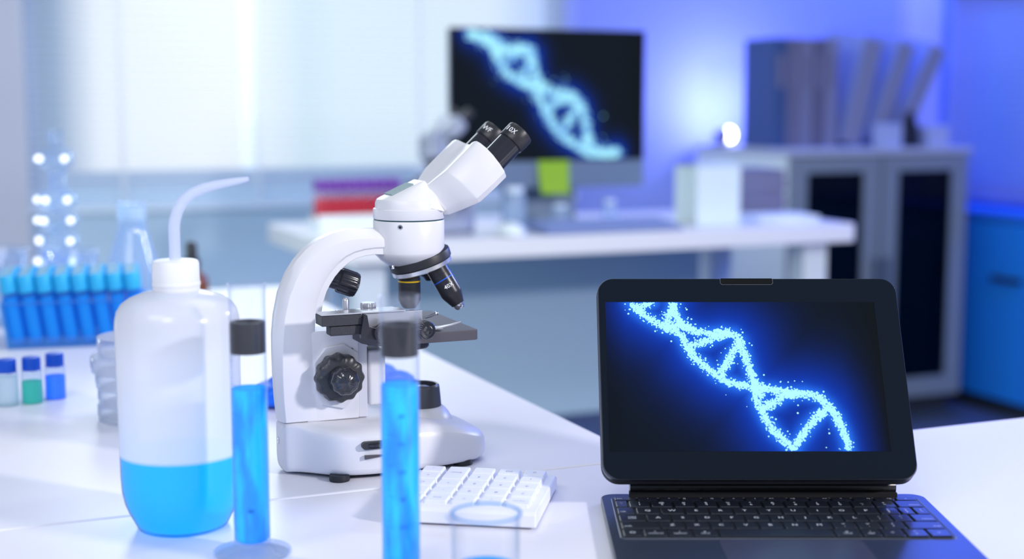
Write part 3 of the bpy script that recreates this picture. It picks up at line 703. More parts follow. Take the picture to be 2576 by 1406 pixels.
def picture(parent, S, X0, X1, Y0, Y1, z, dot, glow, ndots, seed, blur=0):
    segs = []
    for s in S:
        for a, b_ in zip(s[:-1], s[1:]): segs.append((a, b_))
    def dist(x, y):
        best = 9
        for (ax, ay), (bx, by) in segs:
            dx, dy = bx-ax, by-ay; L2 = dx*dx+dy*dy+1e-12
            u = max(0, min(1, ((x-ax)*dx+(y-ay)*dy)/L2))
            d = (x-ax-u*dx)**2 + (y-ay-u*dy)**2
            if d < best: best = d
        return sqrt(best)
    NX, NY = 110, 64
    vs = []; cs = []
    for j in range(NY+1):
        for i in range(NX+1):
            x = X0+(X1-X0)*i/NX; y = Y0+(Y1-Y0)*j/NY
            d = dist(x, y)
            g = math.exp(-(d/glow)**1.35)
            g2 = math.exp(-(d/(glow*.28))**2)
            # fade toward the right and lower-left of the panel
            ex = min(1, (x-X0)/(X1-X0)*14) ; ex2 = min(1, (X1-x)/(X1-X0)*7); ex = max(0, min(ex*.5+.5, ex2))
            cs.append(((.02*g2)*ex + .001, (.002 + .045*g + .15*g2)*ex + .002, (.006 + .60*g + .45*g2)*ex + .004, 1))
            vs.append((x, y, z))
    fs = [(j*(NX+1)+i, j*(NX+1)+i+1, (j+1)*(NX+1)+i+1, (j+1)*(NX+1)+i) for j in range(NY) for i in range(NX)]
    me = bpy.data.meshes.new('screen_image'); me.from_pydata(vs, [], fs)
    ca = me.color_attributes.new('Col', 'FLOAT_COLOR', 'POINT')
    for i, c in enumerate(cs): ca.data[i].color = c
    if 'screen_glow' not in MATS:
        m, nt, out = new_mat('screen_glow')
        at = nt.nodes.new('ShaderNodeAttribute'); at.attribute_name = 'Col'
        e = nt.nodes.new('ShaderNodeEmission'); e.inputs['Strength'].default_value = 1.0
        nt.links.new(at.outputs['Color'], e.inputs['Color'])
        g = nt.nodes.new('ShaderNodeBsdfGlossy'); g.inputs['Roughness'].default_value = .08; g.inputs['Color'].default_value = (.03, .03, .03, 1)
        a = nt.nodes.new('ShaderNodeAddShader'); nt.links.new(e.outputs[0], a.inputs[0]); nt.links.new(g.outputs[0], a.inputs[1])
        nt.links.new(a.outputs[0], out.inputs['Surface']); MATS['screen_glow'] = m
    me.materials.append(MATS['screen_glow'])
    o = bpy.data.objects.new('screen_image', me); COL.objects.link(o); o.parent = parent
    # the strand itself: thousands of tiny bright dots
    rnd = random.Random(seed)
    lens = [sqrt((b_[0]-a[0])**2+(b_[1]-a[1])**2) for a, b_ in segs]; tot = sum(lens)
    mb = MB()
    def disc(x, y, r, n=7):
        if x-r < X0 or x+r > X1 or y-r < Y0 or y+r > Y1: return
        vs_ = [(x+r*cos(2*pi*k/n), y+r*sin(2*pi*k/n), z+.0001) for k in range(n)]
        mb.add(vs_, [tuple(range(n))])
    sp = dot*5.2
    for k in range(ndots):
        q = rnd.random()*tot; i = 0
        while q > lens[i] and i < len(lens)-1: q -= lens[i]; i += 1
        a, b_ = segs[i]; f = q/max(lens[i], 1e-9)
        far = rnd.random() < .035
        s_ = sp*(3.6 if far else 1)*.62
        x = a[0]+(b_[0]-a[0])*f + rnd.gauss(0, s_*.75); y = a[1]+(b_[1]-a[1])*f + rnd.gauss(0, s_*.75)
        disc(x, y, dot*(.45+rnd.random()*.85))
    mb.cur = 0
    mb.build('screen_strand', emitter('strand_light', (.42, .93, 1.0), 1.15), parent, smooth=False, fix=False)['kind'] = 'stuff'
    return o
tablet()

def keyboard_case():
    W, D = .2500, .178
    t = thing('keyboard_case', 'dark folding keyboard case with trackpad holding up the tablet', 'keyboard', (.1935, 1.077-D, ZD))
    zt = .0060
    deck_m = pbr('deck_charcoal', (.018, .026, .050), rough=.33, noise=.06, nscale=400, spec=.6)
    MB().prism(rrect(W, D, .0115, 8, 0, D/2), .0004, zt).build('deck', deck_m, t, bevel=.0009, segs=3)
    # recessed key well
    wy1 = D-.0135; rows_h = [.0098, .0180, .0180, .0180, .0180, .0180]
    wy0 = wy1 - sum(rows_h) - .0012
    MB().prism(rrect(W-.016, wy1-wy0, .003, 4, 0, (wy0+wy1)/2), zt-.0002, zt+.00015).build('key_well', pbr('well_black', (.008, .009, .013), rough=.5), t)
    pts = rrect(W-.0155, wy1-wy0+.0005, .003, 4, 0, (wy0+wy1)/2)
    MB().tube([(x, y, zt+.0001) for x, y in pts+pts[:1]], .00028, n=6).build('well_rim', pbr('rim_grey', (.2, .22, .28), rough=.3, metal=.5), t)
    km = pbr('key_black', (.010, .013, .022), rough=.34, spec=.6)
    ink = pbr('key_ink', (.62, .66, .75), rough=.6, emis=(.6, .7, .9), es=.12)
    U = 1.0
    rows = [[('esc', 1.0)] + [(s, .925) for s in ('-', '+', '[]', 'Q', 'o', '(', '<<', '>||', '>>', '<', '<)', '<))')] + [('o', .95)],
            [('~\n`', .60)] + [(s, 1) for s in ('!\n1', '@\n2', '#\n3', '$\n4', '%\n5', '^\n6', '&\n7', '*\n8', '(\n9', ')\n0', '_\n-', '+\n=')] + [('delete', 1.2)],
            [('tab', .78)] + [(s, 1) for s in 'QWERTYUIOP'] + [('{\n[', .85), ('}\n]', .62), ('|\n\\', .62)],
            [('caps\nlock', 1.12)] + [(s, 1) for s in 'ASDFGHJKL'] + [(':\n;', 1), ('"\n\'', .82), ('return', 1.0)],
            [('shift', 1.62)] + [(s, 1) for s in 'ZXCVBNM'] + [('<\n,', 1), ('>\n.', 1), ('?\n/', 1), ('shift', 1.55)],
            [('O', .85), ('^\ncontrol', 1), ('/\noption', 1), ('#\ncmd', 1.05), ('', 4.72), ('#\ncmd', 1.1), ('/\nopt', .82), ('<', .95), ('^\nv', .95), ('>', .95)]]
    x0 = -W/2+.0092; wid = W-.0184
    y = wy1-.0008
    for r_, row in enumerate(rows):
        tot = sum(w for _, w in row); x = x0; h = rows_h[r_]
        for k, w in row:
            kw = w/tot*wid
            hx, hy = kw/2-.00085, h/2-.0008; cx_, cy_ = x+kw/2, y-h/2
            top = zt+.0016
            rr = .0012
            pts0 = rrect(hx*2, hy*2, rr, 3, cx_, cy_); pts1 = rrect(hx*2-.0008, hy*2-.0008, rr, 3, cx_, cy_)
            ko = MB().loft([[(p[0], p[1], zt+.0002) for p in pts0], [(p[0], p[1], top-.0003) for p in pts0], [(p[0], p[1], top) for p in pts1]]).build('key', km, t, angle=30)
            if k:
                long = len(k.split('\n')[-1]) > 1
                size = .0046 if not long else .0034
                if k in 'QWERTYUIOPASDFGHJKLZXCVBNM' and r_ > 0: size = .0056
                if '\n' in k: size = .0036 if long else .0045
                if r_ == 0: size = .0032
                if len(k) > 1 and long and '\n' not in k:
                    right = (x > .02)
                    Mt = Matrix.Translation((cx_ + (hx-.0015 if right else -hx+.0015), cy_-(.0028 if r_ else 0), top+.00008))
                    text_mesh(k, size, Mt, ink, 'legend', ko, 'RIGHT' if right else 'LEFT')
                else:
                    Mt = Matrix.Translation((cx_, cy_, top+.00008))
                    text_mesh(k, size, Mt, ink, 'legend', ko)
            x += kw
        y -= h
    MB().prism(rrect(.100, wy0-.008, .003, 4, .0, (wy0-.008)/2+.004), zt, zt+.00025).build('trackpad', pbr('trackpad_slate', (.045, .05, .085), rough=.3), t)
    # hinge barrel along the rear edge and the floating back plate that carries the tablet
    hb = MB().lathe([(.0058, 0), (.0062, .0006), (.0062, .2044), (.0058, .205)], frame((-.1025, D-.0045, zt+.0072), (1, 0, 0)), n=32)
    hb.build('hinge', pbr('hinge_black', (.008, .009, .012), rough=.25), t)
    # support arm rising from the hinge behind the tablet, then the back plate parallel to the tablet
    ty = TB.y - (1.077-D); tz = .0255
    ux = Vector((0, sin(TT), cos(TT))); bk = Vector((0, cos(TT), -sin(TT)))
    MB().prism(rrect(.2400, .1690, .0135, 8, TB.x-.1935, .0838), -.0125, -.0066, Matrix.Translation((0, ty, tz)) @ Matrix.Rotation(pi/2-TT, 4, 'X')).build('back_plate', case_m, t, bevel=.0024, segs=3)
    MB().loft([[(x, D-.0045, zt+.010), (x, D+.0015, zt+.010), (x, ty+.026, tz+.022), (x, ty+.017, tz+.022)] for x in (-.098, .098)]).build('support_flap', MATS['hinge_black'], t)
    MB().box(-.103, .103, D-.0125, D-.004, zt, zt+.0042).build('hinge_saddle', pbr('fabric_black', (.01, .01, .012), rough=.9, bump=.8, bscale=1500), t, bevel=.0006)
    return t
keyboard_case()

# ------------------------------------------------------------------ wash bottle
def wash_bottle():
    t = thing('wash_bottle', 'milky plastic wash bottle with bent spout, a quarter full of bright blue liquid', 'bottle', (-.2414, 1.014, ZD))
    m, nt, out = new_mat('milky_plastic')
    tc = nt.nodes.new('ShaderNodeTexCoord'); sx = nt.nodes.new('ShaderNodeSeparateXYZ'); nt.links.new(tc.outputs['Object'], sx.inputs[0])
    mr = nt.nodes.new('ShaderNodeMapRange'); mr.inputs['From Min'].default_value = .0545; mr.inputs['From Max'].default_value = .0575
    mr.inputs['To Min'].default_value = .03; mr.inputs['To Max'].default_value = .92     # opacity: wetted wall is clearer
    nt.links.new(sx.outputs['Z'], mr.inputs['Value'])
    tr = nt.nodes.new('ShaderNodeBsdfTransparent'); tr.inputs['Color'].default_value = (.95, .97, 1, 1)
    d = nt.nodes.new('ShaderNodeBsdfDiffuse'); d.inputs['Color'].default_value = (.93, .94, 1, 1)
    d2 = nt.nodes.new('ShaderNodeBsdfTranslucent'); d2.inputs['Color'].default_value = (.88, .92, 1, 1)
    a = nt.nodes.new('ShaderNodeMixShader'); a.inputs['Fac'].default_value = .45
    nt.links.new(d.outputs[0], a.inputs[1]); nt.links.new(d2.outputs[0], a.inputs[2])
    em = nt.nodes.new('ShaderNodeEmission'); em.inputs['Color'].default_value = (.9, .93, 1, 1); em.inputs['Strength'].default_value = .16  # emission added in place of light scattering inside the plastic
    ad = nt.nodes.new('ShaderNodeAddShader'); nt.links.new(a.outputs[0], ad.inputs[0]); nt.links.new(em.outputs[0], ad.inputs[1]); a = ad
    mx = nt.nodes.new('ShaderNodeMixShader'); nt.links.new(mr.outputs['Result'], mx.inputs['Fac'])
    nt.links.new(tr.outputs[0], mx.inputs[1]); nt.links.new(a.outputs[0], mx.inputs[2])
    gl = nt.nodes.new('ShaderNodeBsdfGlossy'); gl.inputs['Roughness'].default_value = .18
    fr = nt.nodes.new('ShaderNodeFresnel'); fr.inputs['IOR'].default_value = 1.4
    m2 = nt.nodes.new('ShaderNodeMixShader'); nt.links.new(fr.outputs[0], m2.inputs['Fac'])
    nt.links.new(mx.outputs[0], m2.inputs[1]); nt.links.new(gl.outputs[0], m2.inputs[2])
    nt.links.new(m2.outputs[0], out.inputs['Surface'])
    body = [(.0, .0012), (.0300, .0005), (.0325, .0015), (.0352, .0070), (.0385, .0135), (.0410, .0200), (.0428, .0290), (.0434, .0400), (.0440, .1000), (.0443, .1480), (.0440, .1540), (.0425, .1600), (.0392, .1650), (.0335, .1690), (.0260, .1720), (.0190, .1735), (.0155, .1745), (.0150, .1770)]
    MB().lathe(body, n=96, cap=False).build('body', m, t, angle=50)
    lq = [(0, .0022), (.0295, .0020), (.0320, .0035), (.0345, .0085), (.0376, .0145), (.0400, .0210), (.0417, .0295), (.0423, .0400), (.0424, .0560), (0, .0560)]
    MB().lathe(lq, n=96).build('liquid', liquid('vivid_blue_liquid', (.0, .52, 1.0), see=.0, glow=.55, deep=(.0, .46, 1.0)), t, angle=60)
    capm = pbr('white_cap', (.84, .86, .93), rough=.45, noise=.02)
    cp = MB().lathe([(.0163, .1735), (.0166, .1750), (.0166, .1935), (.0158, .1955), (.0140, .1962), (0, .1966)], n=144, lobes=48, amp=.006).build('cap', capm, t, angle=30)
    MB().lathe([(.0168, .1775), (.0171, .1782), (.0171, .1800), (.0168, .1808)], n=64, cap=False).build('cap_rib', capm, cp)
    pts = []
    for k in range(6): pts.append((0, 0, .1950+.005*k))
    # straight up then curve over to the right
    cxp = [(.0008, .2250), (.0030, .2320), (.0075, .2390), (.0140, .2440), (.0220, .2475), (.0310, .2498), (.0400, .2515), (.0480, .2530), (.0540, .2542)]
    pts += [(x, 0, z) for x, z in cxp]
    rs = [.0040]*6 + [.0040, .0040, .0039, .0037, .0035, .0032, .0028, .0023, .0015]
    tm = glass('spout_plastic', (.9, .93, 1), haze=.62, hazecol=(.86, .9, 1))
    o = MB().tube([(-.0003+x, y, z) for x, y, z in pts], rs, n=24).build('spout', tm, t, angle=70)
    return t
wash_bottle()

# ------------------------------------------------------------------ graduated cylinders
clear = glass('clear_glass', (.985, .99, 1.0), edge=1.5, haze=.03, hazecol=(.85, .88, 1.0), edgehaze=.55)
cyan_liq = liquid('cyan_liquid', (.0, .66, 1.0), see=.20, glow=.42, deep=(.0, .30, .90), refract_bands=1.0)
def cylinder(label, loc, lvl, ringz, rz, marks):
    t = thing('graduated_cylinder', label, 'cylinder', loc, rz)
    r = .0124
    MB().lathe([(.0118, .006), (.0124, .008), (r, .180), (.0128, .1855), (.0132, .1875), (.0124, .1878), (.0122, .1865), (.0121, .180), (.0121, .010), (0, .0095)], n=64, cap=False).build('tube', clear, t, angle=50)
    MB().lathe([(0, 0), (.0250, 0), (.0265, .0012), (.0262, .0030), (.0200, .0048), (.0140, .0062), (.0118, .0075), (0, .0075)], n=64).build('foot', glass('foot_glass', (.90, .94, .98), edge=1.5, haze=.25, hazecol=(.7, .8, .95)), t, angle=50)
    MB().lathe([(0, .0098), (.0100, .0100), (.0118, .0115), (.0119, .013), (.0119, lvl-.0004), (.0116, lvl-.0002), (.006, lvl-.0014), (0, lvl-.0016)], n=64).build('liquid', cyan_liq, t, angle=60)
    MB().lathe([(.0060, ringz[0]), (.0117, ringz[0]), (.0119, ringz[0]+.0004), (.0119, ringz[1]-.0004), (.0117, ringz[1]), (.0085, ringz[1]), (.0080, ringz[1]-.003), (0, ringz[1]-.003)], n=64).build('stopper', pbr('stopper_black', (.008, .010, .018), rough=.6, spec=.2), t, angle=40)
    # printed scale: ticks and figures on the side facing the viewer
    ink = pbr('scale_ink', (.0, .10, .22), rough=.6)
    b = MB()
    def on(az, z, rr=.01245): return frame((rr*sin(az), -rr*cos(az), z), (sin(az), -cos(az), 0), (cos(az), sin(az), 0))
    for k in range(31):
        z_ = .020 + k*.0040
        wdt = .55 if k % 5 == 0 else .25
        azs = [-.75 + wdt*q/4 for q in range(5)]
        vs = []
        for a in azs:
            vs += [(.01247*sin(a), -.01247*cos(a), z_-.00013), (.01247*sin(a), -.01247*cos(a), z_+.00013)]
        b.add(vs, [(2*q, 2*q+2, 2*q+3, 2*q+1) for q in range(4)])
    b.build('scale_ticks', ink, t, fix=False)
    for z_, s_ in marks:
        M = on(radians(12 if rz == 0 else 30), z_) @ Matrix.Rotation(pi/2, 4, 'Z')
        text_mesh(s_, .0065, M, ink, 'scale_figure', t)
    return t
cylinder('left graduated cylinder of blue liquid beside the wash bottle', (-.1785, .948, ZD), .1165, (.1405, .1618), radians(-20), [(.0335, '8')])
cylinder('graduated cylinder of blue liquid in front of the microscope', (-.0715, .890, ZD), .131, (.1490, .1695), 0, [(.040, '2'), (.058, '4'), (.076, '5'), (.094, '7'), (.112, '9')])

# ------------------------------------------------------------------ beaker
def beaker():
    t = thing('beaker', 'small clear glass beaker in front of the keypad', 'beaker', (-.0158, .842, ZD))
    n = 72; r = .0206
    prof = [(0, .0), (.0185, 0), (.0202, .0012), (.0206, .004), (.0206, .054), (.0209, .0575), (.0218, .0600), (.0219, .0606), (.0212, .0607), (.0203, .0578), (.0198, .054), (.0198, .005), (.0185, .0022), (0, .0018)]
    vs = []; fs = []
    for rr, z in prof:
        for k in range(n):
            a = 2*pi*k/n
            dlt = (a - radians(200)); dlt = (dlt+pi) % (2*pi) - pi
            sp = .0045*math.exp(-(dlt/.22)**2)*max(0, (z-.050)/.0107) if z > .05 else 0
            vs.append(((rr+sp)*cos(a), (rr+sp)*sin(a), z))
    for i in range(len(prof)-1):
        for k in range(n):
            k2 = (k+1) % n; fs.append((i*n+k, i*n+k2, (i+1)*n+k2, (i+1)*n+k))
    MB().add(vs, fs).build('glass', glass('beaker_glass', (.985, .99, 1.0), edge=1.5, haze=.0, hazecol=(.6, .85, 1), edgehaze=.4), t, angle=50)
    MB().tube([(.0211*cos(2*pi*k/48), .0211*sin(2*pi*k/48), .0602) for k in range(49)], .00075, n=8).build('rim', liquid('rim_glass', (.30, .62, .85), see=.35, glow=.05), t)
    MB().lathe([(0, .0024), (.0180, .0026), (.0195, .0050), (.0196, .0265), (.0190, .0270), (0, .0268)], n=64).build('liquid', liquid('pale_cyan_liquid', (.25, .75, 1.0), see=.35, glow=.2), t, angle=60)
    return t
beaker()

# ------------------------------------------------------------------ vials
def vial(label, loc, rz, liqc, lvl):
    t = thing('sample_vial', label, 'vial', loc, rz, 'small capped vials on the desk')
    MB().lathe([(0, .0), (.0100, 0), (.0104, .0006), (.0104, .0330), (.0098, .0350), (.0085, .0362)], n=40, cap=False).build('glass', glass('vial_glass', (.93, .97, 1.0), haze=.14, hazecol=(.8, .9, 1)), t, angle=50)
    MB().lathe([(0, .0008), (.0098, .001), (.0100, .0016), (.0100, lvl), (0, lvl)], n=40).build('liquid', liqc, t, angle=50)
    cp = MB().lathe([(.0088, .0340), (.0092, .0345), (.0092, .0462), (.0086, .0478), (.0060, .0482), (0, .0482)], n=90, lobes=30, amp=.012).build('cap', pbr('royal_blue_cap', (.0, .085, .62), rough=.4, noise=.03), t, angle=30)
    return t
vial('blue-capped vial of deep blue liquid, nearest the petri dishes', (-.4775, 1.462, ZD), 0, liquid('deep_blue_liquid', (.0, .28, 1.0), see=.12, glow=.3, deep=(.0, .22, .9)), .0245)
vial('blue-capped vial of teal green liquid', (-.4945, 1.440, ZD), .4, liquid('teal_liquid', (.0, .60, .50), see=.15, glow=.26, deep=(.0, .5, .45)), .0230)
vial('blue-capped vial of clear liquid at the left edge of the picture', (-.5155, 1.428, ZD), .8, liquid('clear_liquid', (.88, .93, .93), see=.7, glow=.12, deep=(.6, .85, .85)), .0300)

# ------------------------------------------------------------------ petri dishes
pg = glass('petri_plastic', (.985, .99, 1), edge=1.5, haze=.07, hazecol=(.95, .96, 1), edgehaze=.35)
PX, PY = -.3610, 1.372
def petri(label, z, r, h, dx=0):
    t = thing('petri_dish', label, 'petri dish', (PX+dx, PY, ZD+z), random.random(), 'stacked petri dishes')
    MB().lathe([(0, 0), (r*.97, 0), (r*.985, .0010), (r*.985, h-.001), (r*.97, h-.001), (r*.965, .0016), (0, .0014)], n=72, cap=False).build('dish', pg, t, angle=40)
    MB().lathe([(0, h+.0005), (r*.995, h+.0005), (r, h), (r, h*.40), (r*.99, h*.40), (r*.985, h-.0010), (0, h-.0008)], n=72, cap=False).build('lid', pg, t, angle=40)
    return t
zz = 0.0
for lb, r_, h_, dx_ in (('bottom petri dish of the stack behind the wash bottle', .045, .0150, 0), ('second petri dish from the bottom of the stack', .045, .0150, .0008), ('third petri dish up, under the wide lidded one', .0455, .0150, -.0006),
                   ('wide rimmed petri dish near the top of the stack', .0495, .0150, -.001), ('smaller petri dish on top of the stack', .0435, .0175, .0)):
    petri(lb, zz, r_, h_, dx_); zz += h_+.0010

# ------------------------------------------------------------------ blue tube rack
def tube_rack():
    o = R(0, 0, 0); base = Vector((-.630, 1.752, ZD))
    rz = TH - radians(8)
    lean = radians(-7)
    Mb = Matrix.Translation(base) @ Matrix.Rotation(rz, 4, 'Z')
    t = thing('tube_rack', 'translucent blue rack tilting slightly, holding blue capped test tubes', 'rack', base, rz)
    nx, ny, p = 8, 5, .0215
    W, Dp = nx*p+.006, ny*p+.006
    rk = glass('rack_plastic', (.62, .85, .98), haze=.22, hazecol=(.2, .6, .95))
    def tiltM(x, z): return x - tan(lean)*0 + (z)*(-tan(radians(8)))
    def shear(vs): return [(x - z*tan(radians(8)), y, z) for x, y, z in vs]
    # base tray, with perforated top plate
    mb = MB()
    mb.box(0, W, 0, Dp, 0, .0025)
    mb.box(0, W, 0, .0015, .0025, .014); mb.box(0, W, Dp-.0015, Dp, .0025, .014)
    mb.v = shear(mb.v)
    mb.build('tray', rk, t)
    mb = MB()
    for j in range(ny+1): mb.box(0, W, j*p, j*p+.005, .056, .058)
    for i in range(nx+1): mb.box(i*p, i*p+.005, .005, Dp, .0561, .0579)
    mb.v = shear(mb.v); mb.build('top_grid', rk, t)
    mb = MB()
    for xx in (0, W-.0015):
        mb = MB().box(xx, xx+.0015, 0, Dp, .0025, .056)
        mb.v = shear(mb.v); mb.build('side_wall', rk, t)
    # tubes
    first = None
    liq = liquid('tube_blue_liquid', (.0, .38, .82), see=.05, glow=.22, deep=(.0, .24, .70))
    tg = glass('tube_plastic', (.75, .9, 1), haze=.12, hazecol=(.3, .6, .95))
    capm = pbr('sky_blue_cap', (.02, .42, .78), rough=.45, noise=.05)
    names = ['first', 'second', 'third', 'fourth', 'fifth', 'sixth', 'seventh', 'eighth']
    rowsn = ['front row', 'second row', 'middle row', 'fourth row', 'back row']
    for j in range(ny):
        for i in range(nx):
            lab = 'blue capped tube, %s from left in the %s of the blue rack' % (names[i], rowsn[j])
            x, y = i*p+.0025+p/2, j*p+.0025+p/2
            if first is None:
                q = thing('test_tube', lab, 'test tube', (0, 0, 0), 0, 'blue capped tubes in the blue rack')
                MB().lathe([(0, 0), (.0035, .0010), (.0072, .0040), (.0088, .0085), (.0092, .0130), (.0092, .075), (.0094, .076)], n=28, cap=False).build('glass', tg, q, angle=60)
                MB().lathe([(0, .0008), (.0066, .0042), (.0083, .0086), (.0087, .0130), (.0087, .062), (0, .062)], n=28).build('liquid', liq, q, angle=60)
                mb = MB().lathe([(.0100, .0680), (.0104, .0690), (.0104, .0890), (.0098, .0905), (.0078, .0908)], n=60, lobes=20, amp=.015, cap=False); mb.cur = 1; mb.lathe([(.0078, .0908), (.0074, .0899), (0, .0899)], n=60, cap=False)
                cp = mb.build('cap', [capm, pbr('cap_top_grey', (.36, .50, .58), rough=.5)], q, angle=30)
                first = q
            else:
                q = dup(first, label=lab)
            loc = Mb @ Vector((x - .003*tan(radians(8)), y, .0030))
            q.location = loc
            q.rotation_mode = 'QUATERNION'
            q.rotation_quaternion = (Matrix.Rotation(rz, 3, 'Z') @ Matrix.Rotation(radians(-8), 3, 'Y')).to_quaternion()
    return t
tube_rack()

# ------------------------------------------------------------------ glassware at the back of the desk
def flask(label, loc, sc=1.0):
    t = thing('erlenmeyer_flask', label, 'flask', loc, .3)
    prof = [(0, 0), (.042, 0), (.0455, .0025), (.0460, .006), (.0400, .026), (.0190, .094), (.0160, .104), (.0155, .128), (.0175, .131), (.0180, .1325), (.0160, .1330), (.0145, .128), (.0148, .104), (.0180, .092), (.0385, .026), (.0440, .008), (.0430, .004), (0, .0025)]
    MB().lathe([(r*sc, z*sc) for r, z in prof], n=56, cap=False).build('glass', glass('flask_glass', (.90, .95, 1.0), edge=1.6, haze=.14, hazecol=(.75, .85, 1), edgehaze=.6), t, angle=50)
    M = frame((.029*sc, -.030*sc, .040*sc), (.62, -.68, .3), (0, 0, 1))
    MB().prism(rrect(.020*sc, .018*sc, .002), .0, .0004, Matrix.Translation((.0030, -.0030, 0)) @ M).build('frosted_patch', pbr('frost_white', (.85, .85, .9), rough=.8), t)
    MB().lathe([(.0160*sc, .112*sc), (.0163*sc, .113*sc), (.0163*sc, .127*sc), (.0160*sc, .128*sc)], n=40, cap=False).build('neck_band', glass('neck_band_glass', (.9, .98, 1), haze=.55, hazecol=(.85, .97, 1)), t)
    return t
flask('clear conical flask behind the blue tube rack', (-.555, 2.070, ZD), 1.22)
ww = glass('ware_glass', (.88, .93, 1.0), edge=1.7, haze=.08, hazecol=(.8, .88, 1))
def tall_ware():
    # a stack-necked glass column with beaded bulbs (blurred glass with many bright glints)
    t = thing('glass_condenser', 'tall beaded glass column glinting at the far left', 'glassware', (-.668, 2.090, ZD), 0)
    prof = [(0, 0), (.042, 0), (.044, .003), (.044, .0060), (.014, .010), (.012, .030)]
    MB().lathe(prof, n=48, cap=False).build('foot', ww, t, angle=50)
    pr = []
    for k in range(7):
        z0 = .030 + k*.030; R_ = .0335 - .0012*k if k != 5 else .012
        for q in range(7):
            a = -pi/2 + pi*q/6
            pr.append((.016 + (R_-.016)*cos(a), z0 + .015 + .0145*sin(a)))
    pr.append((.0105, .242)); pr.append((.0105, .262)); pr.append((.014, .266))
    MB().lathe(pr, n=48, cap=False).build('bulb_column', ww, t, angle=60)
    gl = MB().tube([(0, 0, .03)] + [(.010*cos(k*.8), .010*sin(k*.8), .03+k*.0045) for k in range(1, 46)], .0028, n=8).build('inner_coil', ww, t)
    # glowing beads added to stand in for glints on the bulbs
    bd = pbr('glint_glow', (.9, .93, 1), rough=.1, emis=(.9, .93, 1), es=1.2)
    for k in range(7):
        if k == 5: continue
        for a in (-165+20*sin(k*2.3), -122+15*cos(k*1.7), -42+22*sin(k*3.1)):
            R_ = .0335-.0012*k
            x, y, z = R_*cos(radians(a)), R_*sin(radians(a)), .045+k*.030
            MB().lathe([(0, -.0055), (.0040, -.0038), (.0055, 0), (.0040, .0038), (0, .0055)], Matrix.Translation((x, y, z)), n=12).build('glint_bead', bd, t, angle=80)
    return t
tall_ware()
def small_beaker(label, loc, sc):
    t = thing('beaker', label, 'beaker', loc)
    MB().lathe([(0, 0), (.030*sc, 0), (.032*sc, .002), (.032*sc, .080*sc), (.035*sc, .084*sc), (.0335*sc, .0845*sc), (.0305*sc, .080*sc), (.0305*sc, .004), (0, .003)], n=48, cap=False).build('glass', ww, t, angle=50)
    return t
small_beaker('empty glass beaker left of the beaded glass column', (-.715, 1.965, ZD), 1.25)
small_beaker('empty glass beaker right of the beaded glass column', (-.620, 1.980, ZD), 1.20)
# dark dropper bottle behind the wash bottle
t = thing('dropper_bottle', 'dark brown dropper bottle mostly hidden by the wash bottle cap', 'bottle', (-.502, 2.215, ZD))
MB().lathe([(0, 0), (.024, 0), (.025, .002), (.025, .030), (.020, .038), (.011, .044), (.011, .048)], n=40).build('glass', pbr('amber_glass', (.16, .05, .02), rough=.15), t, angle=50)
MB().lathe([(.013, .046), (.013, .062), (.009, .066), (.009, .084), (.006, .090), (0, .091)], n=40).build('dropper_cap', black_rubber, t, angle=40)

# ------------------------------------------------------------------ blue glove behind the microscope
def glove():
    t = thing('nitrile_glove', 'crumpled blue nitrile glove lying behind the microscope', 'glove', (-.195, 1.440, ZD), radians(16))
    gm = pbr('nitrile_blue', (.0, .14, .85), rough=.45, noise=.15, nscale=30, bump=.8, bscale=60)
    rnd = random.Random(4)
    secs = []
    for i in range(17):
        f = i/16; x = -.070+.120*f
        w = .030 + .012*sin(f*3.1) - .006*(f < .15)
        h = .010 + .010*sin(f*pi) + .010*math.exp(-((f-.75)/.14)**2)
        ring = []
        for k in range(16):
            a = 2*pi*k/16
            rr = 1 + .22*rnd.uniform(-1, 1)
            ring.append((x + rnd.uniform(-.002, .002), w*cos(a)*rr, max(.0003, h*(.9+sin(a)*rr))))
        secs.append(ring)
    MB().loft(secs).build('palm', gm, t, sub=2)
    for k, (y0, ang, L) in enumerate(((-.026, -18, .055), (-.009, -6, .066), (.008, 5, .060), (.024, 18, .046))):
        pts = []
        for q in range(7):
            f = q/6; a = radians(ang + 22*sin(k*2.1+f*2))
            pts.append((.040+L*f, y0 + L*f*tan(radians(ang)) + .003*sin(k+f*5), .0095+.012*sin(f*2.6)*(.4+.3*k % 2)))
        MB().tube(pts, [.0095, .0090, .0085, .0082, .0080, .0070, .0035], n=12).build('finger', gm, t, sub=1)
    pts = [(-.030, -.030, .010), (-.018, -.048, .013), (.000, -.060, .012), (.016, -.066, .010)]
    MB().tube(pts, [.011, .010, .009, .004], n=12).build('thumb', gm, t, sub=1)
    return t
glove()

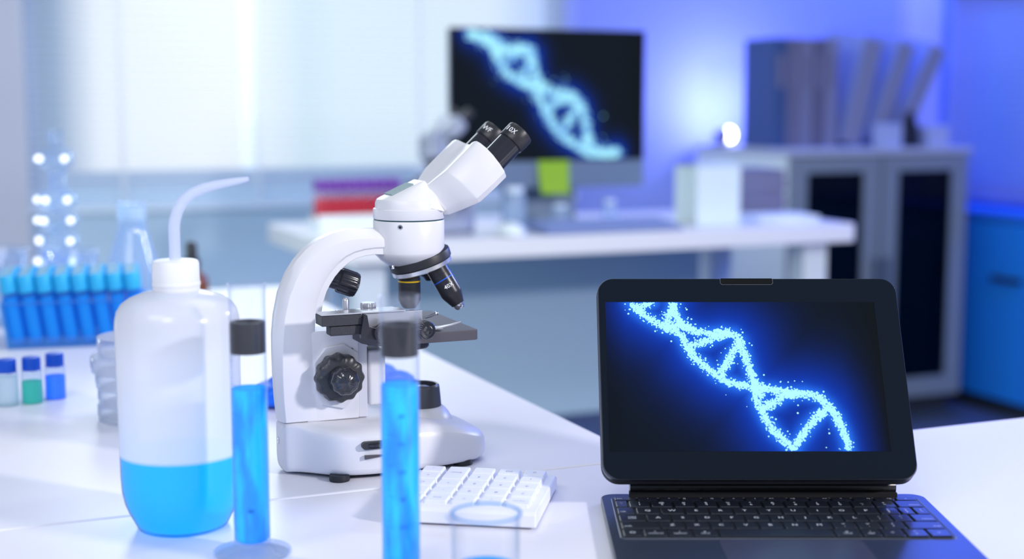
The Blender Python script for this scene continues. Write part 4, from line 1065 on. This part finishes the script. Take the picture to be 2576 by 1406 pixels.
# ------------------------------------------------------------------ far table: monitor and things
def monitor():
    o = R(1.205, 3.225, ZD)
    t = thing('monitor', 'large all-in-one desktop monitor with black screen showing a blue DNA strand', 'monitor', o, TH)
    W = .530; zb, zc, zt_ = .092, .160, .482
    alu = pbr('aluminium', (.14, .20, .31), rough=.42, metal=.2)
    MB().prism(rrect(W, zt_-zb, .006, 4, W/2, (zt_+zb)/2), -.012, -.002, Matrix.Rotation(pi/2, 4, 'X') @ Matrix.Scale(1, 4)).build('case', alu, t, bevel=.002)
    MB().prism(rrect(W-.002, zt_-zc, .003, 4, W/2, (zt_+zc)/2), 0, .0015, Matrix.Translation((0, .0005, 0)) @ Matrix.Rotation(pi/2, 4, 'X')).build('front_glass', pbr('monitor_black', (.002, .004, .010), rough=.25, spec=.3), t)
    sc_ = (zt_-zc)/1008.0; sx = W/1468.0
    def pc(x, y): return ((x-97 - 0.018*(y-100))*sx, zt_ - (y-100)*((zt_-zc)/(1015-.045*(x-97))))
    S = [[(245, 140), (300, 170), (380, 210), (430, 280), (470, 370), (540, 450), (620, 500), (690, 520), (750, 580), (790, 680), (830, 760), (900, 850), (980, 920), (1080, 980), (1150, 1020), (1250, 1030), (1380, 1010)],
         [(240, 130), (330, 160), (400, 165), (440, 200), (520, 260), (600, 245), (670, 240), (710, 290), (715, 370), (730, 450), (770, 530), (840, 580), (930, 570), (1010, 590), (1080, 660), (1110, 760), (1130, 870), (1160, 960), (1230, 1005), (1380, 995)],
         [(430, 270), (520, 255)], [(530, 330), (600, 280), (680, 280)], [(690, 330), (640, 450)], [(830, 690), (900, 630), (1010, 620)], [(1050, 660), (960, 830)], [(1110, 950), (1120, 880)], [(640, 480), (760, 540)]]
    pic = bpy.data.objects.new('display', None); COL.objects.link(pic); pic.parent = t
    pic.location = (0, -.0018, 0); pic.rotation_euler = (pi/2, 0, 0)
    picture(pic, [[pc(*p) for p in s] for s in S], .004, W-.004, zc+.003, zt_-.004, .0004, dot=.0023, glow=.022, ndots=2600, seed=9)
    # stand
    MB().loft([[(W/2-.10, y, z), (W/2+.10, y, z)] [::1] + [(W/2+.10, y+.012, z), (W/2-.10, y+.012, z)] for y, z in ((.05, .004), (.06, .03), (.055, .20), (.02, .28))]).build('stand', alu, t, bevel=.002)
    MB().prism(rrect(.20, .19, .006, 4, W/2, -.01), .0, .0045).build('stand_foot', alu, t, bevel=.001)
    return t
monitor()
# sticky note on the chin of the monitor
def sticky():
    u0 = 1.205 + .232; l0 = 3.225
    t = thing('sticky_note', 'lime green sticky note hanging from the lower edge of the monitor', 'sticky note', R(u0, l0, ZD+.078), TH)
    secs = []
    for i in range(9):
        f = i/8; z = .082*f
        y = -.0035 - .014*(1-f)**2
        secs.append([(.004*(1-f), y, z), (.045, y-.001*sin(f*3), z), (.086-.004*(1-f), y, z)])
    MB().loft(secs, closed=False, cap=False).build('paper', pbr('lime_paper', (.26, .45, .02), rough=.7, emis=(.3, .6, .02), es=.05), t, fix=False)
    return t
sticky()
# purple capped blood tubes in a white rack
def blood():
    org = R(.868, 3.180, ZD)
    t = thing('tube_rack', 'white tube rack holding purple-capped red tubes on the far table', 'rack', org, TH)
    wr = pbr('rack_white', (.82, .87, .93), rough=.5)
    n1, n2, p = 9, 3, .0225
    mb = MB(); mb.box(-.004, n1*p+.004, -.004, n2*p+.004, 0, .004); 
    for xx in (-.004, n1*p+.002): mb.box(xx, xx+.002, -.004, n2*p+.004, .004, .040)
    mb.build('frame', wr, t)
    mb = MB(); mb.box(-.004, n1*p+.004, -.004, -.002, .004, .046); mb.box(-.004, n1*p+.004, n2*p+.002, n2*p+.004, .004, .046); mb.build('side_panel', wr, t)
    redm = pbr('blood_red', (.62, .0, .02), rough=.25, emis=(.6, 0, .01), es=.12)
    pur = pbr('purple_cap', (.20, .05, .42), rough=.45)
    nm = ['first', 'second', 'third', 'fourth', 'fifth', 'sixth', 'seventh', 'eighth', 'ninth']; rn = ['front', 'middle', 'back']
    first = None
    for j in range(n2):
        for i in range(n1):
            lab = 'purple-capped tube of red liquid, %s from the left in the %s row' % (nm[i], rn[j])
            if first is None:
                q = thing('blood_tube', lab, 'test tube', (0, 0, 0), TH, 'purple-capped blood tubes')
                MB().lathe([(0, .001), (.006, .004), (.0085, .010), (.0085, .078), (0, .078)], n=20).build('liquid', redm, q, angle=50)
                MB().lathe([(0, 0), (.007, .003), (.0093, .009), (.0093, .104)], n=20, cap=False).build('glass', glass('blood_tube_glass', (.95, .9, .95), haze=.12, hazecol=(.8, .5, .7)), q, angle=50)
                MB().lathe([(.0100, .098), (.0106, .100), (.0106, .118), (.0098, .121), (0, .121)], n=24).build('cap', pur, q, angle=30)
                first = q
            else: q = dup(first, label=lab)
            v = R(.868+(i+.5)*p, 3.180+(j+.5)*p, ZD+.0045); q.location = v
blood()
def simple_box(name, label, cat, u, l, z, w, d, h, mat, part, rz=0.0, bev=.002, group=None):
    t = thing(name, label, cat, R(u, l, z), TH+rz, group)
    MB().box(-w/2, w/2, -d/2, d/2, 0, h).build(part, mat, t, bevel=bev)
    return t
# desktop keyboard
def far_keyboard():
    t = thing('computer_keyboard', 'grey desktop keyboard in front of the monitor on the far table', 'keyboard', R(1.53, 3.035, ZD), TH)
    km = pbr('far_keyboard_grey', (.20, .26, .50), rough=.5)
    prof = [(-.062, .002), (-.062, .010), (.062, .022), (.062, .002)]
    MB().loft([[(x, y, z) for y, z in prof] for x in (-.18, .18)]).build('body', km, t, bevel=.002)
    kc = pbr('far_key_grey', (.26, .34, .60), rough=.5)
    for j in range(5):
        mb = MB()
        for i in range(16):
            x = -.172+i*.0215; y = -.055+j*.0225; z = .0105+(y+.062)*.097
            mb.box(x, x+.0185, y, y+.0185, z, z+.0045)
        mb.build('key_row', kc, t)
far_keyboard()
def mouse():
    t = thing('computer_mouse', 'white computer mouse left of the grey desktop keyboard', 'mouse', R(1.275, 3.015, ZD), TH)
    secs = []
    for i in range(11):
        f = i/10; y = -.055+.110*f; w = .030*sqrt(max(.02, 1-(2*f-1)**2))*(1)+.002; h = .030*sqrt(max(.02, 1-(2*f-.9)**2*.8))
        secs.append([(w*cos(pi*k/10), y, .001+h*sin(pi*k/10)) for k in range(11)])
    MB().loft(secs).build('shell', pbr('mouse_white', (.9, .95, 1), rough=.3), t, sub=1)
    MB().lathe([(.004, -.003), (.005, 0), (.004, .003)], Matrix.Translation((0, .028, .027)) @ Matrix.Rotation(pi/2, 4, 'Y'), n=20).build('scroll_wheel', stage_grey, t)
mouse()
paper = pbr('paper_white', (.80, .86, .95), rough=.8)
def sheet_stack(label, u, l, w, d, n, rz, name='paper_stack'):
    t = thing(name, label, 'papers', R(u, l, ZD), TH+rz)
    mb = MB(); rnd = random.Random(n)
    for k in range(n):
        a = rnd.uniform(-.04, .04); M = Matrix.Rotation(a, 4, 'Z')
        mb.box(-w/2, w/2, -d/2, d/2, k*.0012, k*.0012+.0011, M)
    mb.build('sheets', paper, t, smooth=False)
    return t
sheet_stack('loose white papers between the keyboard and the monitor foot', 1.372, 3.115, .10, .05, 4, .12)
sheet_stack('low stack of papers in front of the dark books', 2.06, 3.10, .17, .13, 14, -.10)
# white carton
def carton():
    t = thing('carton', 'cream white carton standing right of the monitor', 'box', R(1.862, 3.12, ZD), TH+radians(4))
    cm_ = pbr('cream_card', (.74, .84, .82), rough=.7, noise=.02)
    MB().box(-.066, .066, -.05, .05, 0, .145).build('carton_body', cm_, t, bevel=.002)
    MB().add([(-.066, -.05, .146), (.066, -.05, .146), (.066, -.004, .152), (-.066, -.004, .152)], [(0, 1, 2, 3)]).build('flap', cm_, t, fix=False)
    MB().add([(-.066, .05, .146), (.066, .05, .146), (.066, .006, .150), (-.066, .006, .150)], [(0, 1, 2, 3)]).build('flap', cm_, t, fix=False)
carton()
# pile of dark books behind
labs = ['lowest dark grey book of the pile behind the white carton', 'second dark grey book from the bottom of the pile', 'third dark grey book up in the pile behind the carton', 'dark grey book second from the top of the pile', 'topmost dark grey book of the pile by the carton']
z_ = ZD
for k in range(5):
    th_ = .024 + .003*(k % 2)
    t = thing('book', labs[k], 'book', R(2.055+.004*(k % 2), 3.290, z_), TH+radians(-3+2*(k % 3)), 'dark books piled on the far table')
    MB().box(-.105, .105, -.075, .075, 0, .002).box(-.105, .105, -.075, .075, th_-.0022, th_-.0002).box(-.105, .105, .073, .075, .002, th_-.0022).build('cover', pbr('book_slate', (.13, .14, .24), rough=.6), t, smooth=False)
    MB().box(-.102, .102, -.073, .0725, .0021, th_-.0023).build('pages', pbr('page_grey', (.20, .20, .30), rough=.8), t, smooth=False)
    z_ += th_
# small glass jar and pot behind the keyboard
def jar(label, u, l, r, h):
    t = thing('glass_jar', label, 'jar', R(u, l, ZD))
    MB().lathe([(0, 0), (r*.95, 0), (r, .003), (r, h*.8), (r*.8, h*.88), (r*.8, h)], n=36, cap=False).build('glass', glass('jar_glass', (.85, .93, 1), haze=.35, hazecol=(.75, .88, 1)), t, angle=50)
    MB().lathe([(r*.84, h*.9), (r*.86, h*.91), (r*.86, h*1.04), (0, h*1.05)], n=36).build('lid', pbr('jar_lid', (.75, .84, .95), rough=.4), t, angle=40)
jar('glass jar below the green sticky note', 1.46, 3.14, .020, .055)
jar('glass jar right of the one under the sticky note', 1.60, 3.15, .017, .062)
jar('tall glass jar behind the microscope head on the far table', 1.335, 3.13, .026, .100)

# ------------------------------------------------------------------ cabinet
def cabinet():
    W, D, H = .736, .60, .928
    t = thing('cabinet', 'grey two-door cabinet with dark glass panes holding the binders', 'cabinet', R(2.651, 3.926, 0), TH)
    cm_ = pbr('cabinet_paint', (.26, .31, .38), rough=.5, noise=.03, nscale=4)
    sm_ = pbr('cabinet_side_lit', (.85, .93, .95), rough=.55, noise=.03, nscale=4)  # left side lightened in colour for the light falling on it
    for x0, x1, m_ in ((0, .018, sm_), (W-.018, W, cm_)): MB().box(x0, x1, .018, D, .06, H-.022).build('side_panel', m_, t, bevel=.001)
    MB().box(-.008, W+.008, -.008, D, H-.022, H).build('top', pbr('cabinet_top', (.52, .56, .68), rough=.45), t, bevel=.003)
    MB().box(.018, W-.018, D-.012, D, .06, H-.022).build('back_panel', cm_, t)
    MB().box(.018, W-.018, .02, D-.012, .06, .078).build('bottom', cm_, t)
    MB().box(.02, W-.02, .05, D-.02, 0, .06).build('plinth', pbr('plinth_dark', (.03, .04, .06), rough=.6), t)
    for zz_ in (.34, .62): MB().box(.018, W-.018, .03, D-.012, zz_, zz_+.016).build('shelf', cm_, t)
    MB().box(W/2-.010, W/2+.010, .02, D-.02, .078, H-.022).build('divider', cm_, t)
    gp = glass('dark_pane', (.10, .16, .30), refl=.7)
    for s_ in (0, 1):
        x0 = .004 + s_*(W/2); x1 = W/2 - .004 + s_*(W/2)
        d = MB()
        fw = .068
        d.box(x0, x1, 0, .018, .065, .065+fw); d.box(x0, x1, 0, .018, H-.026-.052, H-.026)
        d.box(x0, x0+fw, 0, .018, .065+fw, H-.026-.052); d.box(x1-fw, x1, 0, .018, .065+fw, H-.026-.052)
        do = d.build('door', cm_, t, bevel=.0015)
        MB().box(x0+fw, x1-fw, .008, .011, .065+fw, H-.026-.052).build('glass_pane', gp, do, smooth=False)
        hx = x1-.018 if s_ == 0 else x0+.018
        MB().box(hx-.005, hx+.005, -.022, -.012, .45, .56).box(hx-.004, hx+.004, -.013, 0, .455, .463).box(hx-.004, hx+.004, -.013, 0, .547, .555).build('handle', pbr('handle_grey', (.2, .22, .28), rough=.3, metal=.8), do)
    return t
cabinet()
CZ = .928
# stored dark objects inside: a file box on each shelf
for k, (u, z0, lb) in enumerate(((2.83, .356, 'black storage box behind the left glass door, middle shelf'), (3.20, .356, 'black storage box behind the right glass door, middle shelf'), (3.20, .636, 'black storage box behind the right glass door, top shelf'))):
    t = thing('storage_box', lb, 'box', R(u, 4.20, z0), TH)
    MB().box(-.11, .11, -.13, .13, 0, .17).build('box_body', pbr('box_black', (.012, .016, .03), rough=.6), t, bevel=.003)
    MB().box(-.113, .113, -.133, .133, .1705, .195).build('lid', MATS['box_black'], t, bevel=.003)
# binders
def binder(label, u, l, w, col, nm_, h=.30, d=.24, tilt=0.0, z=CZ):
    t = thing('ring_binder', label, 'binder', R(u, l, z), TH, 'binders on the cabinet')
    if tilt:
        t.rotation_mode = 'QUATERNION'
        t.rotation_quaternion = (Matrix.Rotation(TH, 3, 'Z') @ Matrix.Rotation(tilt, 3, 'Y')).to_quaternion()
    m_ = pbr(nm_, col, rough=.55)
    # cover: two boards and a spine facing the room
    MB().box(0, .0025, 0, d, 0, h).box(w-.0025, w, 0, d, 0, h).box(.0025, w-.0025, 0, .0025, 0, h).build('cover', m_, t, bevel=.0008)
    MB().box(.004, w-.004, .006, d-.006, .004, h-.012).build('pages', pbr('binder_pages', (.55, .6, .75), rough=.9), t, smooth=False)
    MB().box(w*.22, w*.78, -.0008, -.0002, h*.55, h*.85).build('spine_label', pbr('spine_label_grey', (.20, .20, .30), rough=.7), t, smooth=False)
    return t
cols = [(.05, .10, .26), (.17, .17, .27), (.22, .23, .35), (.14, .14, .22), (.24, .25, .38)]
bl_ = ['leftmost upright binder, its dark blue cover facing the lamp', 'second upright binder from the left, dark grey', 'third upright binder from the left', 'fourth upright binder from the left, darkest', 'rightmost upright binder beside the leaning files']
u_ = 2.698
for k in range(5):
    w_ = .050
    binder(bl_[k], u_, 4.10, w_, cols[k], 'binder_grey_%d' % k, h=.368, d=.185); u_ += w_+.002
# magazine files leaning
def magfile(label, u, l, tilt, w=.085):
    t = thing('magazine_file', label, 'file holder', R(u, l, CZ+w*sin(tilt)+.001), TH, 'pale magazine files leaning on the cabinet')
    t.rotation_mode = 'QUATERNION'
    t.rotation_quaternion = (Matrix.Rotation(TH, 3, 'Z') @ Matrix.Rotation(tilt, 3, 'Y')).to_quaternion()
    m_ = pbr('file_pale', (.32, .40, .66), rough=.6); m2 = pbr('file_spine', (.26, .28, .40), rough=.6)
    side = [(0, 0), (.24, 0), (.24, .400), (.17, .400), (0, .37)]
    Mx = Matrix(((0, 0, 1, 0), (1, 0, 0, 0), (0, 1, 0, 0), (0, 0, 0, 1)))
    MB().prism(side, 0, .0025, Mx).build('side_panel', m_, t)
    MB().prism(side, w-.0025, w, Mx).build('side_panel', m_, t)
    MB().box(.0025, w-.0025, 0, .003, 0, .37).build('spine', m2, t)
    MB().box(.0025, w-.0025, .237, .240, 0, .400).build('back_panel', m_, t)
    MB().box(.0025, w-.0025, .003, .237, 0, .003).build('bottom_panel', m_, t)
    MB().box(.010, w-.010, .010, .230, .004, .36).build('papers', pbr('file_papers', (.12, .22, .55), rough=.9), t, smooth=False)
    return t
magfile('pale magazine file leaning right beside the upright binders', 2.975, 4.10, radians(14), .080)
magfile('pale leaning magazine file between two others', 3.082, 4.10, radians(21), .070)
magfile('outermost magazine file, leaning furthest right', 3.184, 4.10, radians(27), .070)
# low white organiser box and black triangular bookend that hold the leaning files up
t = thing('desk_organiser', 'low pale box propping up the leaning files', 'box', R(3.285, 3.995, CZ), TH)
MB().box(-.045, .045, -.03, .03, 0, .072).build('box_body', pbr('organiser_pale', (.45, .52, .80), rough=.5), t, bevel=.003)
MB().box(-.040, .040, -.025, .025, .0722, .0735).build('lid', MATS['organiser_pale'], t)
t = thing('desk_organiser', 'pale box at the foot of the upright binders', 'box', R(3.09, 3.995, CZ), TH)
MB().box(-.040, .040, -.03, .03, 0, .080).build('box_body', MATS['organiser_pale'], t, bevel=.003)
MB().box(-.035, .035, -.025, .025, .0802, .0815).build('lid', MATS['organiser_pale'], t)
t = thing('bookend', 'black pointed bookend in front of the leaning files', 'bookend', R(3.185, 4.0, CZ), TH)
MB().prism([(-.038, 0), (.038, 0), (.034, .06), (.004, .125), (-.004, .125), (-.034, .06)], -.012, .012, Matrix.Rotation(pi/2, 4, 'X')).build('wedge', black_rubber, t, bevel=.002)
MB().box(-.040, .040, -.030, .030, 0, .002).build('bookend_foot', black_rubber, t)

# lamp on the cabinet
lampz = CZ
lp_u, lp_l = 2.725, 4.45
def lamp():
    t = thing('spot_lamp', 'small black lamp glowing white on the left end of the cabinet', 'lamp', R(lp_u, lp_l, CZ), TH)
    MB().lathe([(0, 0), (.030, 0), (.032, .003), (.030, .008), (.010, .010), (0, .010)], Matrix.Translation((-.02, 0, 0)), n=32).build('lamp_base', black_rubber, t, angle=40)
    MB().tube([(-.02, 0, .008), (-.022, 0, .022), (-.012, .004, .034)], .005, n=12).build('stem', black_rubber, t)
    fm = frame((-.040, .0, .034), (1, -.12, .05))
    MB().lathe([(.012, 0), (.018, .004), (.022, .028), (.022, .044)], fm, n=32).build('lamp_housing', black_rubber, t, angle=40)
    MB().lathe([(.0215, .044), (.024, .050), (.0235, .060), (.016, .068), (0, .071)], fm, n=32).build('bulb', emitter('lamp_glow', (.92, .97, 1.0), 14), t, angle=60)
lamp()

# low drawer unit on the right wall, under the blind
def drawers():
    l0, l1 = 2.9, 4.50
    t = thing('drawer_unit', 'low white drawer unit with blue light put into its colour, right wall', 'cabinet', R(3.460, l0, 0), TH)
    wv = pbr('drawer_blue_lit', (.015, .30, 1.0), rough=.5)  # white unit; the blue light on it is put into this colour
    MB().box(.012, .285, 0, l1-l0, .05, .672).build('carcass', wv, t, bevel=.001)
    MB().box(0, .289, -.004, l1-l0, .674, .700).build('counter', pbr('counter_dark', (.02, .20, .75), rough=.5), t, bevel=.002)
    MB().box(.03, .285, .0, l1-l0, 0, .049).build('plinth', MATS['plinth_dark'], t)
    for k in range(2):
        y0 = .003 + k*.798; y1 = y0+.792
        d = MB().box(0, .0115, y0, y1, .055, .668).build('door', wv, t, bevel=.001)
        hy = y1-.30 if k == 0 else y0+.09
        MB().box(-.018, -.008, hy-.07, hy+.07, .470, .486).box(-.008, 0, hy-.06, hy-.052, .472, .484).box(-.008, 0, hy+.052, hy+.06, .472, .484).build('handle', black_rubber, d)
drawers()

# ------------------------------------------------------------------ lights
def area(name, loc, tgt, size, power, col, shape='DISK', sy=None):
    l = bpy.data.lights.new(name, 'AREA'); l.energy = power; l.color = col; l.shape = shape; l.size = size
    if sy: l.size_y = sy
    o = bpy.data.objects.new(name, l); COL.objects.link(o); o.location = loc
    o.rotation_euler = (Vector(tgt)-Vector(loc)).to_track_quat('-Z', 'Y').to_euler()
    return o
area('key_light', (2.55, -.35, ZD+1.30), (-.08, 1.15, ZD+.12), .26, 70, (1.0, .955, .97))
area('left_fill', (-1.15, -.25, ZD+1.45), (-.1, 1.15, ZD+.1), .9, 10, (.97, .97, 1.0))
area('front_fill', (-.45, -.75, ZD+1.30), (-.1, 1.15, ZD+.1), .7, 12, (.99, .97, 1.0))
area('low_side_fill', tuple(R(-.6, 2.65, .80)), tuple(R(1.5, 3.5, .55)), .5, 11, (.80, 1.0, .97))
area('back_light', (1.9, 2.75, ZD+.95), (-.05, 1.1, ZD), .18, 14, (.93, .95, 1.0))
area('room_fill', tuple(R(.9, 1.7, 1.75)), tuple(R(1.4, 4.5, .3)), .6, 5.5, (.80, 1.0, .97))
area('soft_fill', (.2, 1.9, ZD+1.75), (0, 1.4, ZD), 1.3, 9, (.93, .95, 1.0))
area('window_glow', tuple(R(.85, LW1-.40, 1.95)), tuple(R(1.1, 3.0, ZD)), 1.0, 13, (.82, .93, 1.0))
# lamp throwing light on the corner wall
pl = bpy.data.lights.new('lamp_light', 'SPOT'); pl.energy = 11; pl.color = (.40, .42, 1.0); pl.shadow_soft_size = .03; pl.spot_size = radians(165); pl.spot_blend = 1.0
po = bpy.data.objects.new('lamp_light', pl); COL.objects.link(po); po.location = R(lp_u+.03, LW1-.26, CZ+.13)
po.rotation_euler = (R(lp_u+.03, LW1, CZ+.20)-R(lp_u+.03, LW1-.26, CZ+.13)).to_track_quat('-Z', 'Y').to_euler()
area('blue_led', tuple(R(3.50, 4.10, 2.4)), tuple(R(3.755, 3.9, .9)), .2, 24, (.08, .16, 1.0))
dl = bpy.data.lights.new('drawer_blue_fill', 'SPOT'); dl.energy = 7; dl.color = (.0, .12, 1.0); dl.shadow_soft_size = .02; dl.spot_size = radians(50); dl.spot_blend = .6  # unseen light added to brighten the drawer fronts in blue
do_ = bpy.data.objects.new('drawer_blue_fill', dl); COL.objects.link(do_); do_.location = R(3.33, 3.1, 1.0)
do_.rotation_euler = (R(3.56, 3.75, .40)-R(3.33, 3.1, 1.0)).to_track_quat('-Z', 'Y').to_euler()
area('blue_wall_washer', tuple(R(2.9, 4.15, 2.5)), tuple(R(2.9, 4.597, 1.5)), .3, 5, (.05, .14, 1.0))
area('blue_rim', (1.9, 3.7, ZD+1.15), (.3, 1.0, ZD), .50, 24, (.0, .12, 1.0))  # out-of-view light added for the blue glare on the keyboard deck

w = bpy.data.worlds.new('world'); SC.world = w; w.use_nodes = True
bg = w.node_tree.nodes['Background']; bg.inputs['Color'].default_value = (.66, .80, 1.0, 1); bg.inputs['Strength'].default_value = .37

# ------------------------------------------------------------------ camera
cd = bpy.data.cameras.new('camera'); cam = bpy.data.objects.new('camera', cd); COL.objects.link(cam)
cam.location = (0, 0, EYE); cam.rotation_euler = (radians(90-7.2), 0, 0)
cd.lens = 50.0; cd.sensor_width = 36.0; cd.clip_start = .05; cd.clip_end = 60
cd.dof.use_dof = True; cd.dof.focus_distance = 1.15; cd.dof.aperture_fstop = 3.3; cd.dof.aperture_blades = 0
SC.camera = cam
SC.view_settings.view_transform = 'Standard'; SC.view_settings.look = 'None'; SC.view_settings.exposure = 0.0
SC.cycles.max_bounces = 8; SC.cycles.transparent_max_bounces = 20; SC.cycles.use_adaptive_sampling = True; SC.cycles.adaptive_threshold = .02; SC.cycles.caustics_refractive = False; SC.cycles.caustics_reflective = False
SC.cycles.sample_clamp_indirect = 4.0
